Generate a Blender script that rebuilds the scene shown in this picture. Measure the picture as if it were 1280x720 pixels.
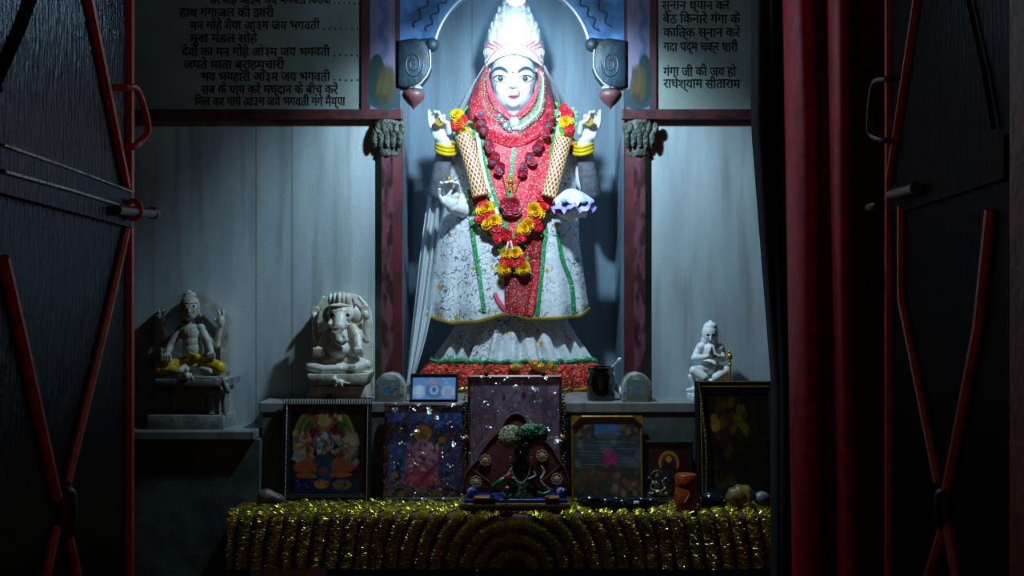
import bpy, bmesh, math, random
import numpy as np
from mathutils import Vector, Matrix
from mathutils.bvhtree import BVHTree

random.seed(7); np.random.seed(7)
for _o in list(bpy.data.objects): bpy.data.objects.remove(_o)
SC = bpy.context.scene
COL = SC.collection
PI = math.pi

# ------------------------------------------------------------------ camera, world, exposure
F = 1400.0            # focal length in pixels of the 1280 wide frame
CZ = 1.5              # camera height
cd = bpy.data.cameras.new('camera'); cam = bpy.data.objects.new('camera', cd); COL.objects.link(cam)
cd.sensor_width = 36.0; cd.lens = 36.0*F/1280.0; cd.clip_start = .05
cam.location = (0, 0, CZ); cam.rotation_euler = (PI/2, 0, 0)
SC.camera = cam
SC.view_settings.view_transform = 'Standard'; SC.view_settings.look = 'None'
SC.view_settings.gamma = 1.0; SC.view_settings.exposure = 0.0
try: SC.view_settings.use_curve_mapping = False
except Exception: pass
wd = bpy.data.worlds.new('dusk'); SC.world = wd; wd.use_nodes = True
wn = wd.node_tree; bg = wn.nodes['Background']; bg.inputs[1].default_value = .013
# dusk outside: teal sky, a warm low glow from the lit street in front of the shrine
_tc = wn.nodes.new('ShaderNodeTexCoord'); _sp = wn.nodes.new('ShaderNodeSeparateXYZ'); wn.links.new(_tc.outputs['Generated'], _sp.inputs[0])
_m1 = wn.nodes.new('ShaderNodeMapRange'); _m1.inputs['From Min'].default_value = -.35; _m1.inputs['From Max'].default_value = -.95; wn.links.new(_sp.outputs['Y'], _m1.inputs['Value'])
_m2 = wn.nodes.new('ShaderNodeMapRange'); _m2.inputs['From Min'].default_value = .35; _m2.inputs['From Max'].default_value = -.05; wn.links.new(_sp.outputs['Z'], _m2.inputs['Value'])
_mm = wn.nodes.new('ShaderNodeMath'); _mm.operation = 'MULTIPLY'; wn.links.new(_m1.outputs[0], _mm.inputs[0]); wn.links.new(_m2.outputs[0], _mm.inputs[1])
_mx = wn.nodes.new('ShaderNodeMix'); _mx.data_type = 'RGBA'; _mx.inputs['A'].default_value = (.38, .78, .82, 1); _mx.inputs['B'].default_value = (10, 3.9, 1.8, 1)
wn.links.new(_mm.outputs[0], _mx.inputs['Factor']); wn.links.new(_mx.outputs['Result'], bg.inputs[0])
LAMP_W = 54.0         # watts of the reflector lamp over the shrine
BULB = 150.0           # radiance of its visible glass
BULB_COL = (.58, .83, 1.0, 1)
D_LAMP = 3.33

# ------------------------------------------------------------------ helpers
def s2l(c):
    return tuple(((x/12.92) if x <= .04045 else ((x+.055)/1.055)**2.4) for x in c)
def hx(h):
    h = h.lstrip('#'); return s2l(tuple(int(h[i:i+2], 16)/255 for i in (0, 2, 4)))
def W(px, py, d):
    "point seen at pixel (px,py) of the photo at depth d"
    return Vector(((px-640)/F*d, d, CZ-(py-360)/F*d))
def R(n, d): return n*d/F

class G:
    "collects shapes into one mesh"
    def __init__(s): s.bm = bmesh.new()
    def box(s, lo, hi, rot=None, bev=0):
        lo = Vector(lo); hi = Vector(hi); c = (lo+hi)/2; e = hi-lo
        m = Matrix.Translation(c)
        if rot is not None: m = m @ rot.to_4x4()
        m = m @ Matrix.Diagonal((e.x, e.y, e.z, 1))
        r = bmesh.ops.create_cube(s.bm, size=1, matrix=m)
        if bev:
            ed = list({e for v in r['verts'] for e in v.link_edges})
            bmesh.ops.bevel(s.bm, geom=ed, offset=bev, segments=2, affect='EDGES', profile=.5)
        return s
    def ell(s, c, r, rot=None, u=16, v=10):
        if not hasattr(r, '__len__'): r = (r, r, r)
        m = Matrix.Translation(Vector(c))
        if rot is not None: m = m @ rot.to_4x4()
        m = m @ Matrix.Diagonal((r[0], r[1], r[2], 1))
        bmesh.ops.create_uvsphere(s.bm, u_segments=u, v_segments=v, radius=1, matrix=m); return s
    def cap(s, p0, p1, r0, r1=None, u=14, v=10):
        r1 = r0 if r1 is None else r1
        p0 = Vector(p0); p1 = Vector(p1); ax = p1-p0
        q = ax.to_track_quat('Z', 'Y') if ax.length > 1e-6 else Matrix.Identity(3).to_quaternion()
        L = ax.length
        r = bmesh.ops.create_uvsphere(s.bm, u_segments=u, v_segments=v, radius=1)
        for w in r['verts']:
            n = w.co.copy()
            w.co = p0 + q @ (n*r0) if n.z < -1e-6 else (p0 + q @ (n*r1 + Vector((0, 0, L))) if n.z > 1e-6 else p0 + q @ (n*(r0+r1)/2 + Vector((0, 0, L/2))))
        return s
    def tube(s, pts, r, n=8, closed=False, flat=1.0):
        pts = [Vector(p) for p in pts]; N = len(pts)
        rr = r if hasattr(r, '__len__') else [r]*N
        rings = []; up = Vector((0, 0, 1)); prev = None
        for i, p in enumerate(pts):
            a = pts[(i-1) % N] if (closed or i > 0) else p
            b = pts[(i+1) % N] if (closed or i < N-1) else p
            t = (b-a).normalized()
            if prev is None:
                ref = up if abs(t.dot(up)) < .9 else Vector((0, 1, 0))
                nrm = (ref - t*ref.dot(t)).normalized()
            else:
                nrm = (prev - t*prev.dot(t))
                nrm = nrm.normalized() if nrm.length > 1e-6 else prev
            prev = nrm; bi = t.cross(nrm)
            rings.append([s.bm.verts.new(p + (nrm*math.cos(2*PI*k/n) + bi*math.sin(2*PI*k/n)*flat)*rr[i]) for k in range(n)])
        for i in range(N if closed else N-1):
            A = rings[i]; B = rings[(i+1) % N]
            for k in range(n):
                s.bm.faces.new((A[k], A[(k+1) % n], B[(k+1) % n], B[k]))
        if not closed:
            s.bm.faces.new(rings[0][::-1]); s.bm.faces.new(rings[-1])
        return s
    def lathe(s, prof, c, n=32, sx=1, sy=1, caps=True, tilt=None):
        "prof: (radius, z) list; axis z through c"
        c = Vector(c); rings = []
        for r, z in prof:
            row = []
            for k in range(n):
                v = Vector((r*sx*math.cos(2*PI*k/n), r*sy*math.sin(2*PI*k/n), z))
                if tilt is not None: v = tilt @ v
                row.append(s.bm.verts.new(c+v))
            rings.append(row)
        for A, B in zip(rings, rings[1:]):
            for k in range(n): s.bm.faces.new((A[k], A[(k+1) % n], B[(k+1) % n], B[k]))
        if caps:
            s.bm.faces.new(rings[0][::-1]); s.bm.faces.new(rings[-1])
        return s
    def prism(s, pts, vec, bev=0):
        "planar outline pts (3D) extruded by vec"
        vec = Vector(vec)
        a = [s.bm.verts.new(Vector(p)) for p in pts]; b = [s.bm.verts.new(Vector(p)+vec) for p in pts]
        n = len(a)
        fa = s.bm.faces.new(a); fb = s.bm.faces.new(b[::-1])
        sides = [s.bm.faces.new((a[i], b[i], b[(i+1) % n], a[(i+1) % n])) for i in range(n)]
        bmesh.ops.recalc_face_normals(s.bm, faces=[fa, fb]+sides)
        if bev:
            bmesh.ops.bevel(s.bm, geom=list(fa.edges)+list(fb.edges), offset=bev, segments=2, affect='EDGES', profile=.5)
        return s
    def sheet(s, rows, closed_u=False, thick=0):
        "grid of 3D points"
        g = [[s.bm.verts.new(Vector(p)) for p in row] for row in rows]
        fs = []
        for A, B in zip(g, g[1:]):
            n = len(A)
            for k in range(n if closed_u else n-1):
                fs.append(s.bm.faces.new((A[k], A[(k+1) % n], B[(k+1) % n], B[k])))
        if thick:
            bmesh.ops.recalc_face_normals(s.bm, faces=fs)
            bmesh.ops.solidify(s.bm, geom=fs, thickness=thick)
        return s

ORG = {}
def setp(o, label=None, cat=None, group=None, kind=None):
    if label: o['label'] = label
    if cat: o['category'] = cat
    if group: o['group'] = group
    if kind: o['kind'] = kind
    return o
def thing(name, label, cat, loc, group=None, kind=None):
    o = bpy.data.objects.new(name, None); COL.objects.link(o); o.empty_display_size = .05
    o.location = Vector(loc); ORG[o.name] = Vector(loc)
    return setp(o, label, cat, group, kind)
def link_mesh(name, me, parent=None, org=None):
    o = bpy.data.objects.new(name, me); COL.objects.link(o)
    if parent is not None:
        org = ORG[parent.name]; o.parent = parent
    else:
        org = Vector(org) if org is not None else Vector((0, 0, 0)); o.location = org
    ORG[o.name] = org
    me.transform(Matrix.Translation(-org))
    return o
def build(name, g, mat, parent=None, org=None, smooth=True, label=None, ang=None):
    bm = g.bm if isinstance(g, G) else g
    bmesh.ops.recalc_face_normals(bm, faces=bm.faces)
    me = bpy.data.meshes.new(name); bm.to_mesh(me); bm.free()
    for p in me.polygons: p.use_smooth = smooth
    if smooth:
        try: me.set_sharp_from_angle(angle=math.radians(ang or 50))
        except Exception: pass
    me.materials.append(mat)
    o = link_mesh(name, me, parent, org)
    if label: o['label'] = label
    return o
def sculpt(name, g, mat, parent=None, org=None, voxel=.003, it=4, label=None, fac=.5, disp=None):
    "melts the collected shapes into one continuous skin"
    me = bpy.data.meshes.new('tmp'); g.bm.to_mesh(me); g.bm.free()
    t = bpy.data.objects.new('tmp', me); COL.objects.link(t)
    m = t.modifiers.new('r', 'REMESH'); m.mode = 'VOXEL'; m.voxel_size = voxel
    if it:
        k = t.modifiers.new('s', 'SMOOTH'); k.factor = fac; k.iterations = it
    dg = bpy.context.evaluated_depsgraph_get(); dg.update()
    new = bpy.data.meshes.new_from_object(t.evaluated_get(dg))
    bpy.data.objects.remove(t); bpy.data.meshes.remove(me)
    new.name = name; new.materials.clear(); new.materials.append(mat)
    for p in new.polygons: p.use_smooth = True
    o = link_mesh(name, new, parent, org)
    if label: o['label'] = label
    return o
def bvh_of(o):
    off = ORG[o.name]
    me = o.data
    return BVHTree.FromPolygons([v.co+off for v in me.vertices], [tuple(p.vertices) for p in me.polygons])
def onto(bvh, px, py, d0, eps=.002, fallback=None):
    "drop the photo pixel ray aimed at depth d0 onto the front of a surface"
    p = W(px, py, d0); 
    dr = (p-Vector((0, 0, CZ))).normalized()
    hit = bvh.ray_cast(Vector((0, 0, CZ))+dr*2.5, dr)
    if hit[0] is None:
        n = bvh.find_nearest(p)
        q = n[0] if n[0] is not None else p
        return Vector((p.x, q.y-eps, p.z))
    return hit[0] - Vector((0, eps, 0))
def resample(pts, n):
    pts = [Vector(p).to_3d() if len(p) == 3 else Vector((p[0], p[1], 0)) for p in pts]
    L = [0]
    for a, b in zip(pts, pts[1:]): L.append(L[-1]+(b-a).length)
    out = []
    for i in range(n):
        t = L[-1]*i/(n-1); k = 0
        while k < len(L)-2 and L[k+1] < t: k += 1
        f = (t-L[k])/max(L[k+1]-L[k], 1e-9); out.append(pts[k].lerp(pts[k+1], min(max(f, 0), 1)))
    return out
def smooth_path(pts, n):
    "Catmull-Rom through pts"
    P = [Vector(p) for p in pts]; P = [P[0]*2-P[1]]+P+[P[-1]*2-P[-2]]
    out = []; m = len(P)-3
    for i in range(n):
        t = i/(n-1)*m; k = min(int(t), m-1); f = t-k
        a, b, c, e = P[k:k+4]
        out.append(.5*((2*b)+(c-a)*f+(2*a-5*b+4*c-e)*f*f+(3*b-a-3*c+e)*f**3))
    return out
def interp(tab, x):
    xs = [t[0] for t in tab]; ys = [t[1] for t in tab]
    return float(np.interp(x, xs, ys))
def dup(o, parent=None, name=None):
    c = o.copy(); COL.objects.link(c)
    if parent is not None: c.parent = parent
    return c

# ------------------------------------------------------------------ materials
MATS = {}
def M(name, col, rough=.6, metal=0, noise=None, bump=None, coat=0, sheen=0, spec=.5, attr=None, alpha=1, emit=None, sss=0, mix2=None, stretch=None):
    """noise=(scale, colour2, lo, hi); bump=(scale, strength); stretch scales the texture space"""
    if name in MATS: return MATS[name]
    m = bpy.data.materials.new(name); m.use_nodes = True; nt = m.node_tree; b = nt.nodes['Principled BSDF']
    b.inputs['Base Color'].default_value = (*col[:3], 1); b.inputs['Roughness'].default_value = rough
    b.inputs['Metallic'].default_value = metal; b.inputs['Specular IOR Level'].default_value = spec
    if coat: b.inputs['Coat Weight'].default_value = coat; b.inputs['Coat Roughness'].default_value = .12
    if sheen: b.inputs['Sheen Weight'].default_value = sheen
    if sss: b.inputs['Subsurface Weight'].default_value = sss; b.inputs['Subsurface Radius'].default_value = (.01, .008, .006)
    if alpha < 1: b.inputs['Alpha'].default_value = alpha
    if emit: b.inputs['Emission Color'].default_value = emit[0]; b.inputs['Emission Strength'].default_value = emit[1]
    src = None
    def coords():
        tc = nt.nodes.new('ShaderNodeTexCoord'); mp = nt.nodes.new('ShaderNodeMapping')
        nt.links.new(tc.outputs['Object'], mp.inputs[0])
        if stretch: mp.inputs['Scale'].default_value = stretch
        return mp.outputs[0]
    if attr:
        a = nt.nodes.new('ShaderNodeAttribute'); a.attribute_name = attr; src = a.outputs['Color']
    if noise:
        n = nt.nodes.new('ShaderNodeTexNoise'); n.inputs['Scale'].default_value = noise[0]; n.inputs['Detail'].default_value = 5
        nt.links.new(coords(), n.inputs['Vector'])
        r = nt.nodes.new('ShaderNodeMapRange'); r.inputs['From Min'].default_value = noise[2]; r.inputs['From Max'].default_value = noise[3]
        nt.links.new(n.outputs['Fac'], r.inputs[0])
        x = nt.nodes.new('ShaderNodeMix'); x.data_type = 'RGBA'
        nt.links.new(r.outputs[0], x.inputs['Factor'])
        if src: nt.links.new(src, x.inputs['A'])
        else: x.inputs['A'].default_value = (*col[:3], 1)
        x.inputs['B'].default_value = (*noise[1][:3], 1); src = x.outputs['Result']
    if mix2:   # second layer: voronoi flecks (scale, colour, threshold)
        v = nt.nodes.new('ShaderNodeTexVoronoi'); v.inputs['Scale'].default_value = mix2[0]
        nt.links.new(coords(), v.inputs['Vector'])
        l = nt.nodes.new('ShaderNodeMath'); l.operation = 'LESS_THAN'; l.inputs[1].default_value = mix2[2]
        nt.links.new(v.outputs['Distance'], l.inputs[0])
        x = nt.nodes.new('ShaderNodeMix'); x.data_type = 'RGBA'; nt.links.new(l.outputs[0], x.inputs['Factor'])
        if src: nt.links.new(src, x.inputs['A'])
        else: x.inputs['A'].default_value = (*col[:3], 1)
        x.inputs['B'].default_value = (*mix2[1][:3], 1); src = x.outputs['Result']
        if len(mix2) > 3:
            nt.links.new(l.outputs[0], b.inputs['Metallic'])
    if src: nt.links.new(src, b.inputs['Base Color'])
    if bump:
        n = nt.nodes.new('ShaderNodeTexNoise'); n.inputs['Scale'].default_value = bump[0]; n.inputs['Detail'].default_value = 3
        nt.links.new(coords(), n.inputs['Vector'])
        bp = nt.nodes.new('ShaderNodeBump'); bp.inputs['Strength'].default_value = bump[1]; bp.inputs['Distance'].default_value = bump[2] if len(bump) > 2 else .01
        nt.links.new(n.outputs['Fac'], bp.inputs['Height']); nt.links.new(bp.outputs[0], b.inputs['Normal'])
        if coat: nt.links.new(bp.outputs[0], b.inputs['Coat Normal'])
    MATS[name] = m; return m

def marble(name, c1, c2, c3, seams, rough=.35):
    m = bpy.data.materials.new(name); m.use_nodes = True; nt = m.node_tree; b = nt.nodes['Principled BSDF']; N = nt.nodes.new; Lk = nt.links.new
    tc = N('ShaderNodeTexCoord'); mp = N('ShaderNodeMapping'); mp.inputs['Scale'].default_value = (3.2, 3, .55); Lk(tc.outputs['Object'], mp.inputs[0])
    n1 = N('ShaderNodeTexNoise'); n1.inputs['Scale'].default_value = 2.2; n1.inputs['Detail'].default_value = 7; n1.inputs['Roughness'].default_value = .62; Lk(mp.outputs[0], n1.inputs['Vector'])
    mp2 = N('ShaderNodeMapping'); mp2.inputs['Scale'].default_value = (14, 3, 1.1); Lk(tc.outputs['Object'], mp2.inputs[0])
    n2 = N('ShaderNodeTexNoise'); n2.inputs['Scale'].default_value = 1.6; n2.inputs['Detail'].default_value = 6; Lk(mp2.outputs[0], n2.inputs['Vector'])
    r1 = N('ShaderNodeMapRange'); r1.inputs['From Min'].default_value = .35; r1.inputs['From Max'].default_value = .68; Lk(n1.outputs['Fac'], r1.inputs[0])
    x1 = N('ShaderNodeMix'); x1.data_type = 'RGBA'; x1.inputs['A'].default_value = (*c1, 1); x1.inputs['B'].default_value = (*c2, 1); Lk(r1.outputs[0], x1.inputs['Factor'])
    r2 = N('ShaderNodeMapRange'); r2.inputs['From Min'].default_value = .52; r2.inputs['From Max'].default_value = .8; r2.inputs['To Max'].default_value = .8; Lk(n2.outputs['Fac'], r2.inputs[0])
    x2 = N('ShaderNodeMix'); x2.data_type = 'RGBA'; Lk(x1.outputs['Result'], x2.inputs['A']); x2.inputs['B'].default_value = (*c3, 1); Lk(r2.outputs[0], x2.inputs['Factor'])
    out = x2.outputs['Result']
    sp = N('ShaderNodeSeparateXYZ'); Lk(tc.outputs['Object'], sp.inputs[0])
    for sx in seams:
        a = N('ShaderNodeMath'); a.operation = 'SUBTRACT'; a.inputs[1].default_value = sx; Lk(sp.outputs['X'], a.inputs[0])
        ab = N('ShaderNodeMath'); ab.operation = 'ABSOLUTE'; Lk(a.outputs[0], ab.inputs[0])
        rr = N('ShaderNodeMapRange'); rr.inputs['From Min'].default_value = .0016; rr.inputs['From Max'].default_value = .0035
        rr.inputs['To Min'].default_value = .45; rr.inputs['To Max'].default_value = 0; Lk(ab.outputs[0], rr.inputs[0])
        x = N('ShaderNodeMix'); x.data_type = 'RGBA'; Lk(out, x.inputs['A']); x.inputs['B'].default_value = (.06, .055, .045, 1); Lk(rr.outputs[0], x.inputs['Factor']); out = x.outputs['Result']
    Lk(out, b.inputs['Base Color']); b.inputs['Roughness'].default_value = rough
    n3 = N('ShaderNodeTexNoise'); n3.inputs['Scale'].default_value = 160; Lk(tc.outputs['Object'], n3.inputs['Vector'])
    bp = N('ShaderNodeBump'); bp.inputs['Strength'].default_value = .12; bp.inputs['Distance'].default_value = .004; Lk(n3.outputs['Fac'], bp.inputs['Height']); Lk(bp.outputs[0], b.inputs['Normal'])
    MATS[name] = m; return m

def lattice_mat(name, c1, c2, scale):
    m = bpy.data.materials.new(name); m.use_nodes = True; nt = m.node_tree; b = nt.nodes['Principled BSDF']; N = nt.nodes.new; Lk = nt.links.new
    uv = N('ShaderNodeUVMap'); sp = N('ShaderNodeSeparateXYZ'); Lk(uv.outputs[0], sp.inputs[0])
    outs = []
    for sg in (1, -1):
        a = N('ShaderNodeMath'); a.operation = 'MULTIPLY_ADD'; a.inputs[1].default_value = sg; Lk(sp.outputs['Y'], a.inputs[0]); Lk(sp.outputs['X'], a.inputs[2])
        f = N('ShaderNodeMath'); f.operation = 'PINGPONG'; f.inputs[1].default_value = .5; Lk(a.outputs[0], f.inputs[0])
        l = N('ShaderNodeMath'); l.operation = 'LESS_THAN'; l.inputs[1].default_value = .16; Lk(f.outputs[0], l.inputs[0]); outs.append(l.outputs[0])
    mx = N('ShaderNodeMath'); mx.operation = 'MAXIMUM'; Lk(outs[0], mx.inputs[0]); Lk(outs[1], mx.inputs[1])
    x = N('ShaderNodeMix'); x.data_type = 'RGBA'; x.inputs['A'].default_value = (*c1, 1); x.inputs['B'].default_value = (*c2, 1); Lk(mx.outputs[0], x.inputs['Factor'])
    Lk(x.outputs['Result'], b.inputs['Base Color']); b.inputs['Roughness'].default_value = .5
    bp = N('ShaderNodeBump'); bp.inputs['Strength'].default_value = .6; bp.inputs['Distance'].default_value = .003; Lk(mx.outputs[0], bp.inputs['Height']); Lk(bp.outputs[0], b.inputs['Normal'])
    return m

def brocade_mat(name, base, line, gold, scale=42, dim=1):
    "white cloth with a dark vermicelli line and gold sprigs"
    m = bpy.data.materials.new(name); m.use_nodes = True; nt = m.node_tree; b = nt.nodes['Principled BSDF']; N = nt.nodes.new; Lk = nt.links.new
    tc = N('ShaderNodeTexCoord'); mp = N('ShaderNodeMapping'); mp.inputs['Scale'].default_value = (1, .4, 1); Lk(tc.outputs['Object'], mp.inputs[0])
    n = N('ShaderNodeTexNoise'); n.inputs['Scale'].default_value = scale; n.inputs['Detail'].default_value = 1.0; Lk(mp.outputs[0], n.inputs['Vector'])
    a = N('ShaderNodeMath'); a.operation = 'SUBTRACT'; a.inputs[1].default_value = .5; Lk(n.outputs['Fac'], a.inputs[0])
    ab = N('ShaderNodeMath'); ab.operation = 'ABSOLUTE'; Lk(a.outputs[0], ab.inputs[0])
    r = N('ShaderNodeMapRange'); r.inputs['From Min'].default_value = .012; r.inputs['From Max'].default_value = .035; r.inputs['To Min'].default_value = .85; r.inputs['To Max'].default_value = 0; Lk(ab.outputs[0], r.inputs[0])
    n2 = N('ShaderNodeTexNoise'); n2.inputs['Scale'].default_value = 9; Lk(mp.outputs[0], n2.inputs['Vector'])
    r3 = N('ShaderNodeMapRange'); r3.inputs['From Min'].default_value = .38; r3.inputs['From Max'].default_value = .55; Lk(n2.outputs['Fac'], r3.inputs[0])
    mm = N('ShaderNodeMath'); mm.operation = 'MULTIPLY'; Lk(r.outputs[0], mm.inputs[0]); Lk(r3.outputs[0], mm.inputs[1])
    x = N('ShaderNodeMix'); x.data_type = 'RGBA'; x.inputs['A'].default_value = (*base, 1); x.inputs['B'].default_value = (*line, 1); Lk(mm.outputs[0], x.inputs['Factor'])
    v = N('ShaderNodeTexVoronoi'); v.inputs['Scale'].default_value = 17; v.inputs['Randomness'].default_value = .9; Lk(mp.outputs[0], v.inputs['Vector'])
    n4 = N('ShaderNodeTexNoise'); n4.inputs['Scale'].default_value = 120; Lk(mp.outputs[0], n4.inputs['Vector'])
    ad = N('ShaderNodeMath'); ad.operation = 'MULTIPLY_ADD'; ad.inputs[1].default_value = .5; Lk(n4.outputs['Fac'], ad.inputs[0]); Lk(v.outputs['Distance'], ad.inputs[2])
    l = N('ShaderNodeMath'); l.operation = 'LESS_THAN'; l.inputs[1].default_value = .40; Lk(ad.outputs[0], l.inputs[0])
    y = N('ShaderNodeMix'); y.data_type = 'RGBA'; Lk(x.outputs['Result'], y.inputs['A']); y.inputs['B'].default_value = (*gold, 1); Lk(l.outputs[0], y.inputs['Factor'])
    Lk(y.outputs['Result'], b.inputs['Base Color']); b.inputs['Roughness'].default_value = .42
    n5 = N('ShaderNodeTexNoise'); n5.inputs['Scale'].default_value = 26; Lk(tc.outputs['Object'], n5.inputs['Vector'])
    bp = N('ShaderNodeBump'); bp.inputs['Strength'].default_value = .5; bp.inputs['Distance'].default_value = .012; Lk(n5.outputs['Fac'], bp.inputs['Height']); Lk(bp.outputs[0], b.inputs['Normal'])
    return m

def flecked(name, base, gloss, fac, rough, bump, dark2):
    "old painted sheet iron: matt paint with a thin even gloss, no grazing mirror"
    m = bpy.data.materials.new(name); m.use_nodes = True; nt = m.node_tree; N = nt.nodes.new; Lk = nt.links.new
    nt.nodes.remove(nt.nodes['Principled BSDF']); out = nt.nodes['Material Output']
    tc = N('ShaderNodeTexCoord'); mp = N('ShaderNodeMapping'); mp.inputs['Scale'].default_value = (1, 1, .3); Lk(tc.outputs['Object'], mp.inputs[0])
    n = N('ShaderNodeTexNoise'); n.inputs['Scale'].default_value = 7; n.inputs['Detail'].default_value = 6; Lk(mp.outputs[0], n.inputs['Vector'])
    r = N('ShaderNodeMapRange'); r.inputs['From Min'].default_value = .4; r.inputs['From Max'].default_value = .66; Lk(n.outputs['Fac'], r.inputs[0])
    x = N('ShaderNodeMix'); x.data_type = 'RGBA'; x.inputs['A'].default_value = (*base, 1); x.inputs['B'].default_value = (*dark2, 1); Lk(r.outputs[0], x.inputs['Factor'])
    df = N('ShaderNodeBsdfDiffuse'); Lk(x.outputs['Result'], df.inputs[0])
    gl = N('ShaderNodeBsdfGlossy'); gl.inputs[0].default_value = (*gloss, 1); gl.inputs['Roughness'].default_value = rough
    n2 = N('ShaderNodeTexNoise'); n2.inputs['Scale'].default_value = 75; n2.inputs['Detail'].default_value = 4; Lk(mp.outputs[0], n2.inputs['Vector'])
    bp = N('ShaderNodeBump'); bp.inputs['Strength'].default_value = bump; bp.inputs['Distance'].default_value = .006; Lk(n2.outputs['Fac'], bp.inputs['Height']); Lk(bp.outputs[0], gl.inputs['Normal'])
    mx = N('ShaderNodeMixShader'); mx.inputs[0].default_value = fac; Lk(df.outputs[0], mx.inputs[1]); Lk(gl.outputs[0], mx.inputs[2]); Lk(mx.outputs[0], out.inputs[0]); return m

class Paint:
    "a small printed or hand painted picture, u to the right, v down, both 0..1"
    def __init__(s, nu, nv, col):
        s.nu, s.nv = nu, nv
        s.u, s.v = np.meshgrid(np.linspace(0, 1, nu), np.linspace(0, 1, nv))
        s.a = np.ones((nv, nu, 3))*np.array(hx(col)); s.asp = 1
    def mask(s, m, col, o=1):
        m = np.clip(m, 0, 1)[..., None]*o; s.a = s.a*(1-m)+np.array(hx(col))*m; return s
    def ell(s, cx, cy, rx, ry, col, o=1, rot=0, soft=.12):
        x = s.u-cx; y = s.v-cy; c, t = math.cos(rot), math.sin(rot); X = x*c+y*t; Y = -x*t+y*c
        return s.mask((1-np.sqrt((X/rx)**2+(Y/ry)**2))/soft, col, o)
    def ring(s, cx, cy, rx, ry, w, col, o=1):
        q = np.sqrt(((s.u-cx)/rx)**2+((s.v-cy)/ry)**2); return s.mask(1.4-np.abs(q-1)/w, col, o)
    def line(s, x0, y0, x1, y1, w, col, o=1):
        dx, dy = x1-x0, y1-y0; L = dx*dx+dy*dy+1e-9
        t = np.clip(((s.u-x0)*dx+(s.v-y0)*dy)/L, 0, 1); q = np.hypot(s.u-x0-t*dx, s.v-y0-t*dy); return s.mask(1.4-q/w, col, o)
    def rect(s, x0, y0, x1, y1, col, o=1):
        return s.mask(((s.u >= x0) & (s.u <= x1) & (s.v >= y0) & (s.v <= y1)).astype(float), col, o)
    def grad(s, y0, y1, col):
        return s.mask((s.v-y0)/(y1-y0), col)
    def blobs(s, n, box, r, cols, seed=1, o=.9):
        rg = np.random.RandomState(seed)
        for i in range(n):
            s.ell(rg.uniform(box[0], box[2]), rg.uniform(box[1], box[3]), rg.uniform(.5, 1.3)*r, rg.uniform(.5, 1.3)*r, cols[rg.randint(len(cols))], o, rg.uniform(0, 3), .4)
        return s
    def speck(s, amt, seed=3):
        rg = np.random.RandomState(seed); s.a = np.clip(s.a*(1+amt*(rg.rand(s.nv, s.nu, 1)-.5)), 0, 1); return s
    def obj(s, name, p00, p10, p01, mat, parent=None, org=None, label=None, bulge=None):
        "p00 top-left, p10 top-right, p01 bottom-left corner"
        p00, p10, p01 = (np.array(p) for p in (p00, p10, p01))
        co = p00+s.u.reshape(-1, 1)*(p10-p00)+s.v.reshape(-1, 1)*(p01-p00)
        nu, nv = s.nu, s.nv
        idx = np.arange(nu*nv).reshape(nv, nu)
        q = np.stack([idx[:-1, :-1], idx[1:, :-1], idx[1:, 1:], idx[:-1, 1:]], -1).reshape(-1, 4)
        me = bpy.data.meshes.new(name); me.from_pydata(co.tolist(), [], q.tolist())
        ca = me.color_attributes.new('Col', 'FLOAT_COLOR', 'POINT')
        ca.data.foreach_set('color', np.concatenate([s.a.reshape(-1, 3), np.ones((nu*nv, 1))], 1).astype(np.float32).ravel())
        me.materials.append(mat)
        o = link_mesh(name, me, parent, org)
        if label: o['label'] = label
        return o
# ------------------------------------------------------------------ depths of the shrine (metres from the camera)
D_ARCH = 3.77; D_WALL = 3.786; D_NICHE = 4.42; D_LEDGE = 3.62; D_TABLE = 3.40
Z_LEDGE = CZ-.37; Z_SHELF = CZ-.455; Z_TABLE = CZ-.685; Z_CEIL = 2.95

m_floor = M('floor stone', hx('#3a3d3b'), .6, noise=(6, hx('#262a28'), .4, .65))
m_dark = M('dark plaster', hx('#1f2b2c'), .8, noise=(4, hx('#141c1d'), .4, .65), bump=(30, .2))
m_soot = M('sooty ceiling', hx('#1b2224'), .9)
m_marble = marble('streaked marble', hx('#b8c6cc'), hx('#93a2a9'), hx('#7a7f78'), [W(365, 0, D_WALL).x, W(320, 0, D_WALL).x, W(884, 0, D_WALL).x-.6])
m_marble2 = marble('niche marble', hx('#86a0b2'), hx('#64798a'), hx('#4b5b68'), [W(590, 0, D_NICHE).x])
m_ledge = marble('ledge marble', hx('#8b9190'), hx('#6c7271'), hx('#545855'), [])
m_front = M('greenish ledge face', hx('#5a6a66'), .55, noise=(7, hx('#3a4744'), .4, .65), bump=(25, .15))
m_maroon = M('maroon paint', hx('#4d2326'), .55, noise=(30, hx('#2c1a1b'), .45, .65))

def struct(name, g, mat, parent=None, label=None):
    o = build(name, g, mat, parent, smooth=False); 
    if parent is None: o['kind'] = 'structure'
    return o

struct('floor', G().box((-3, -1.5, -.1), (3, 5, 0)), m_floor)
struct('ceiling', G().box((-1.75, 1.44, Z_CEIL), (1.75, 4.55, Z_CEIL+.1)), m_soot)
struct('wall_left', G().box((-1.75, 1.44, 0), (-1.65, 3.8, Z_CEIL)), m_dark)
struct('wall_right', G().box((1.65, 1.62, 0), (1.75, 3.8, Z_CEIL)), m_dark)
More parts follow.
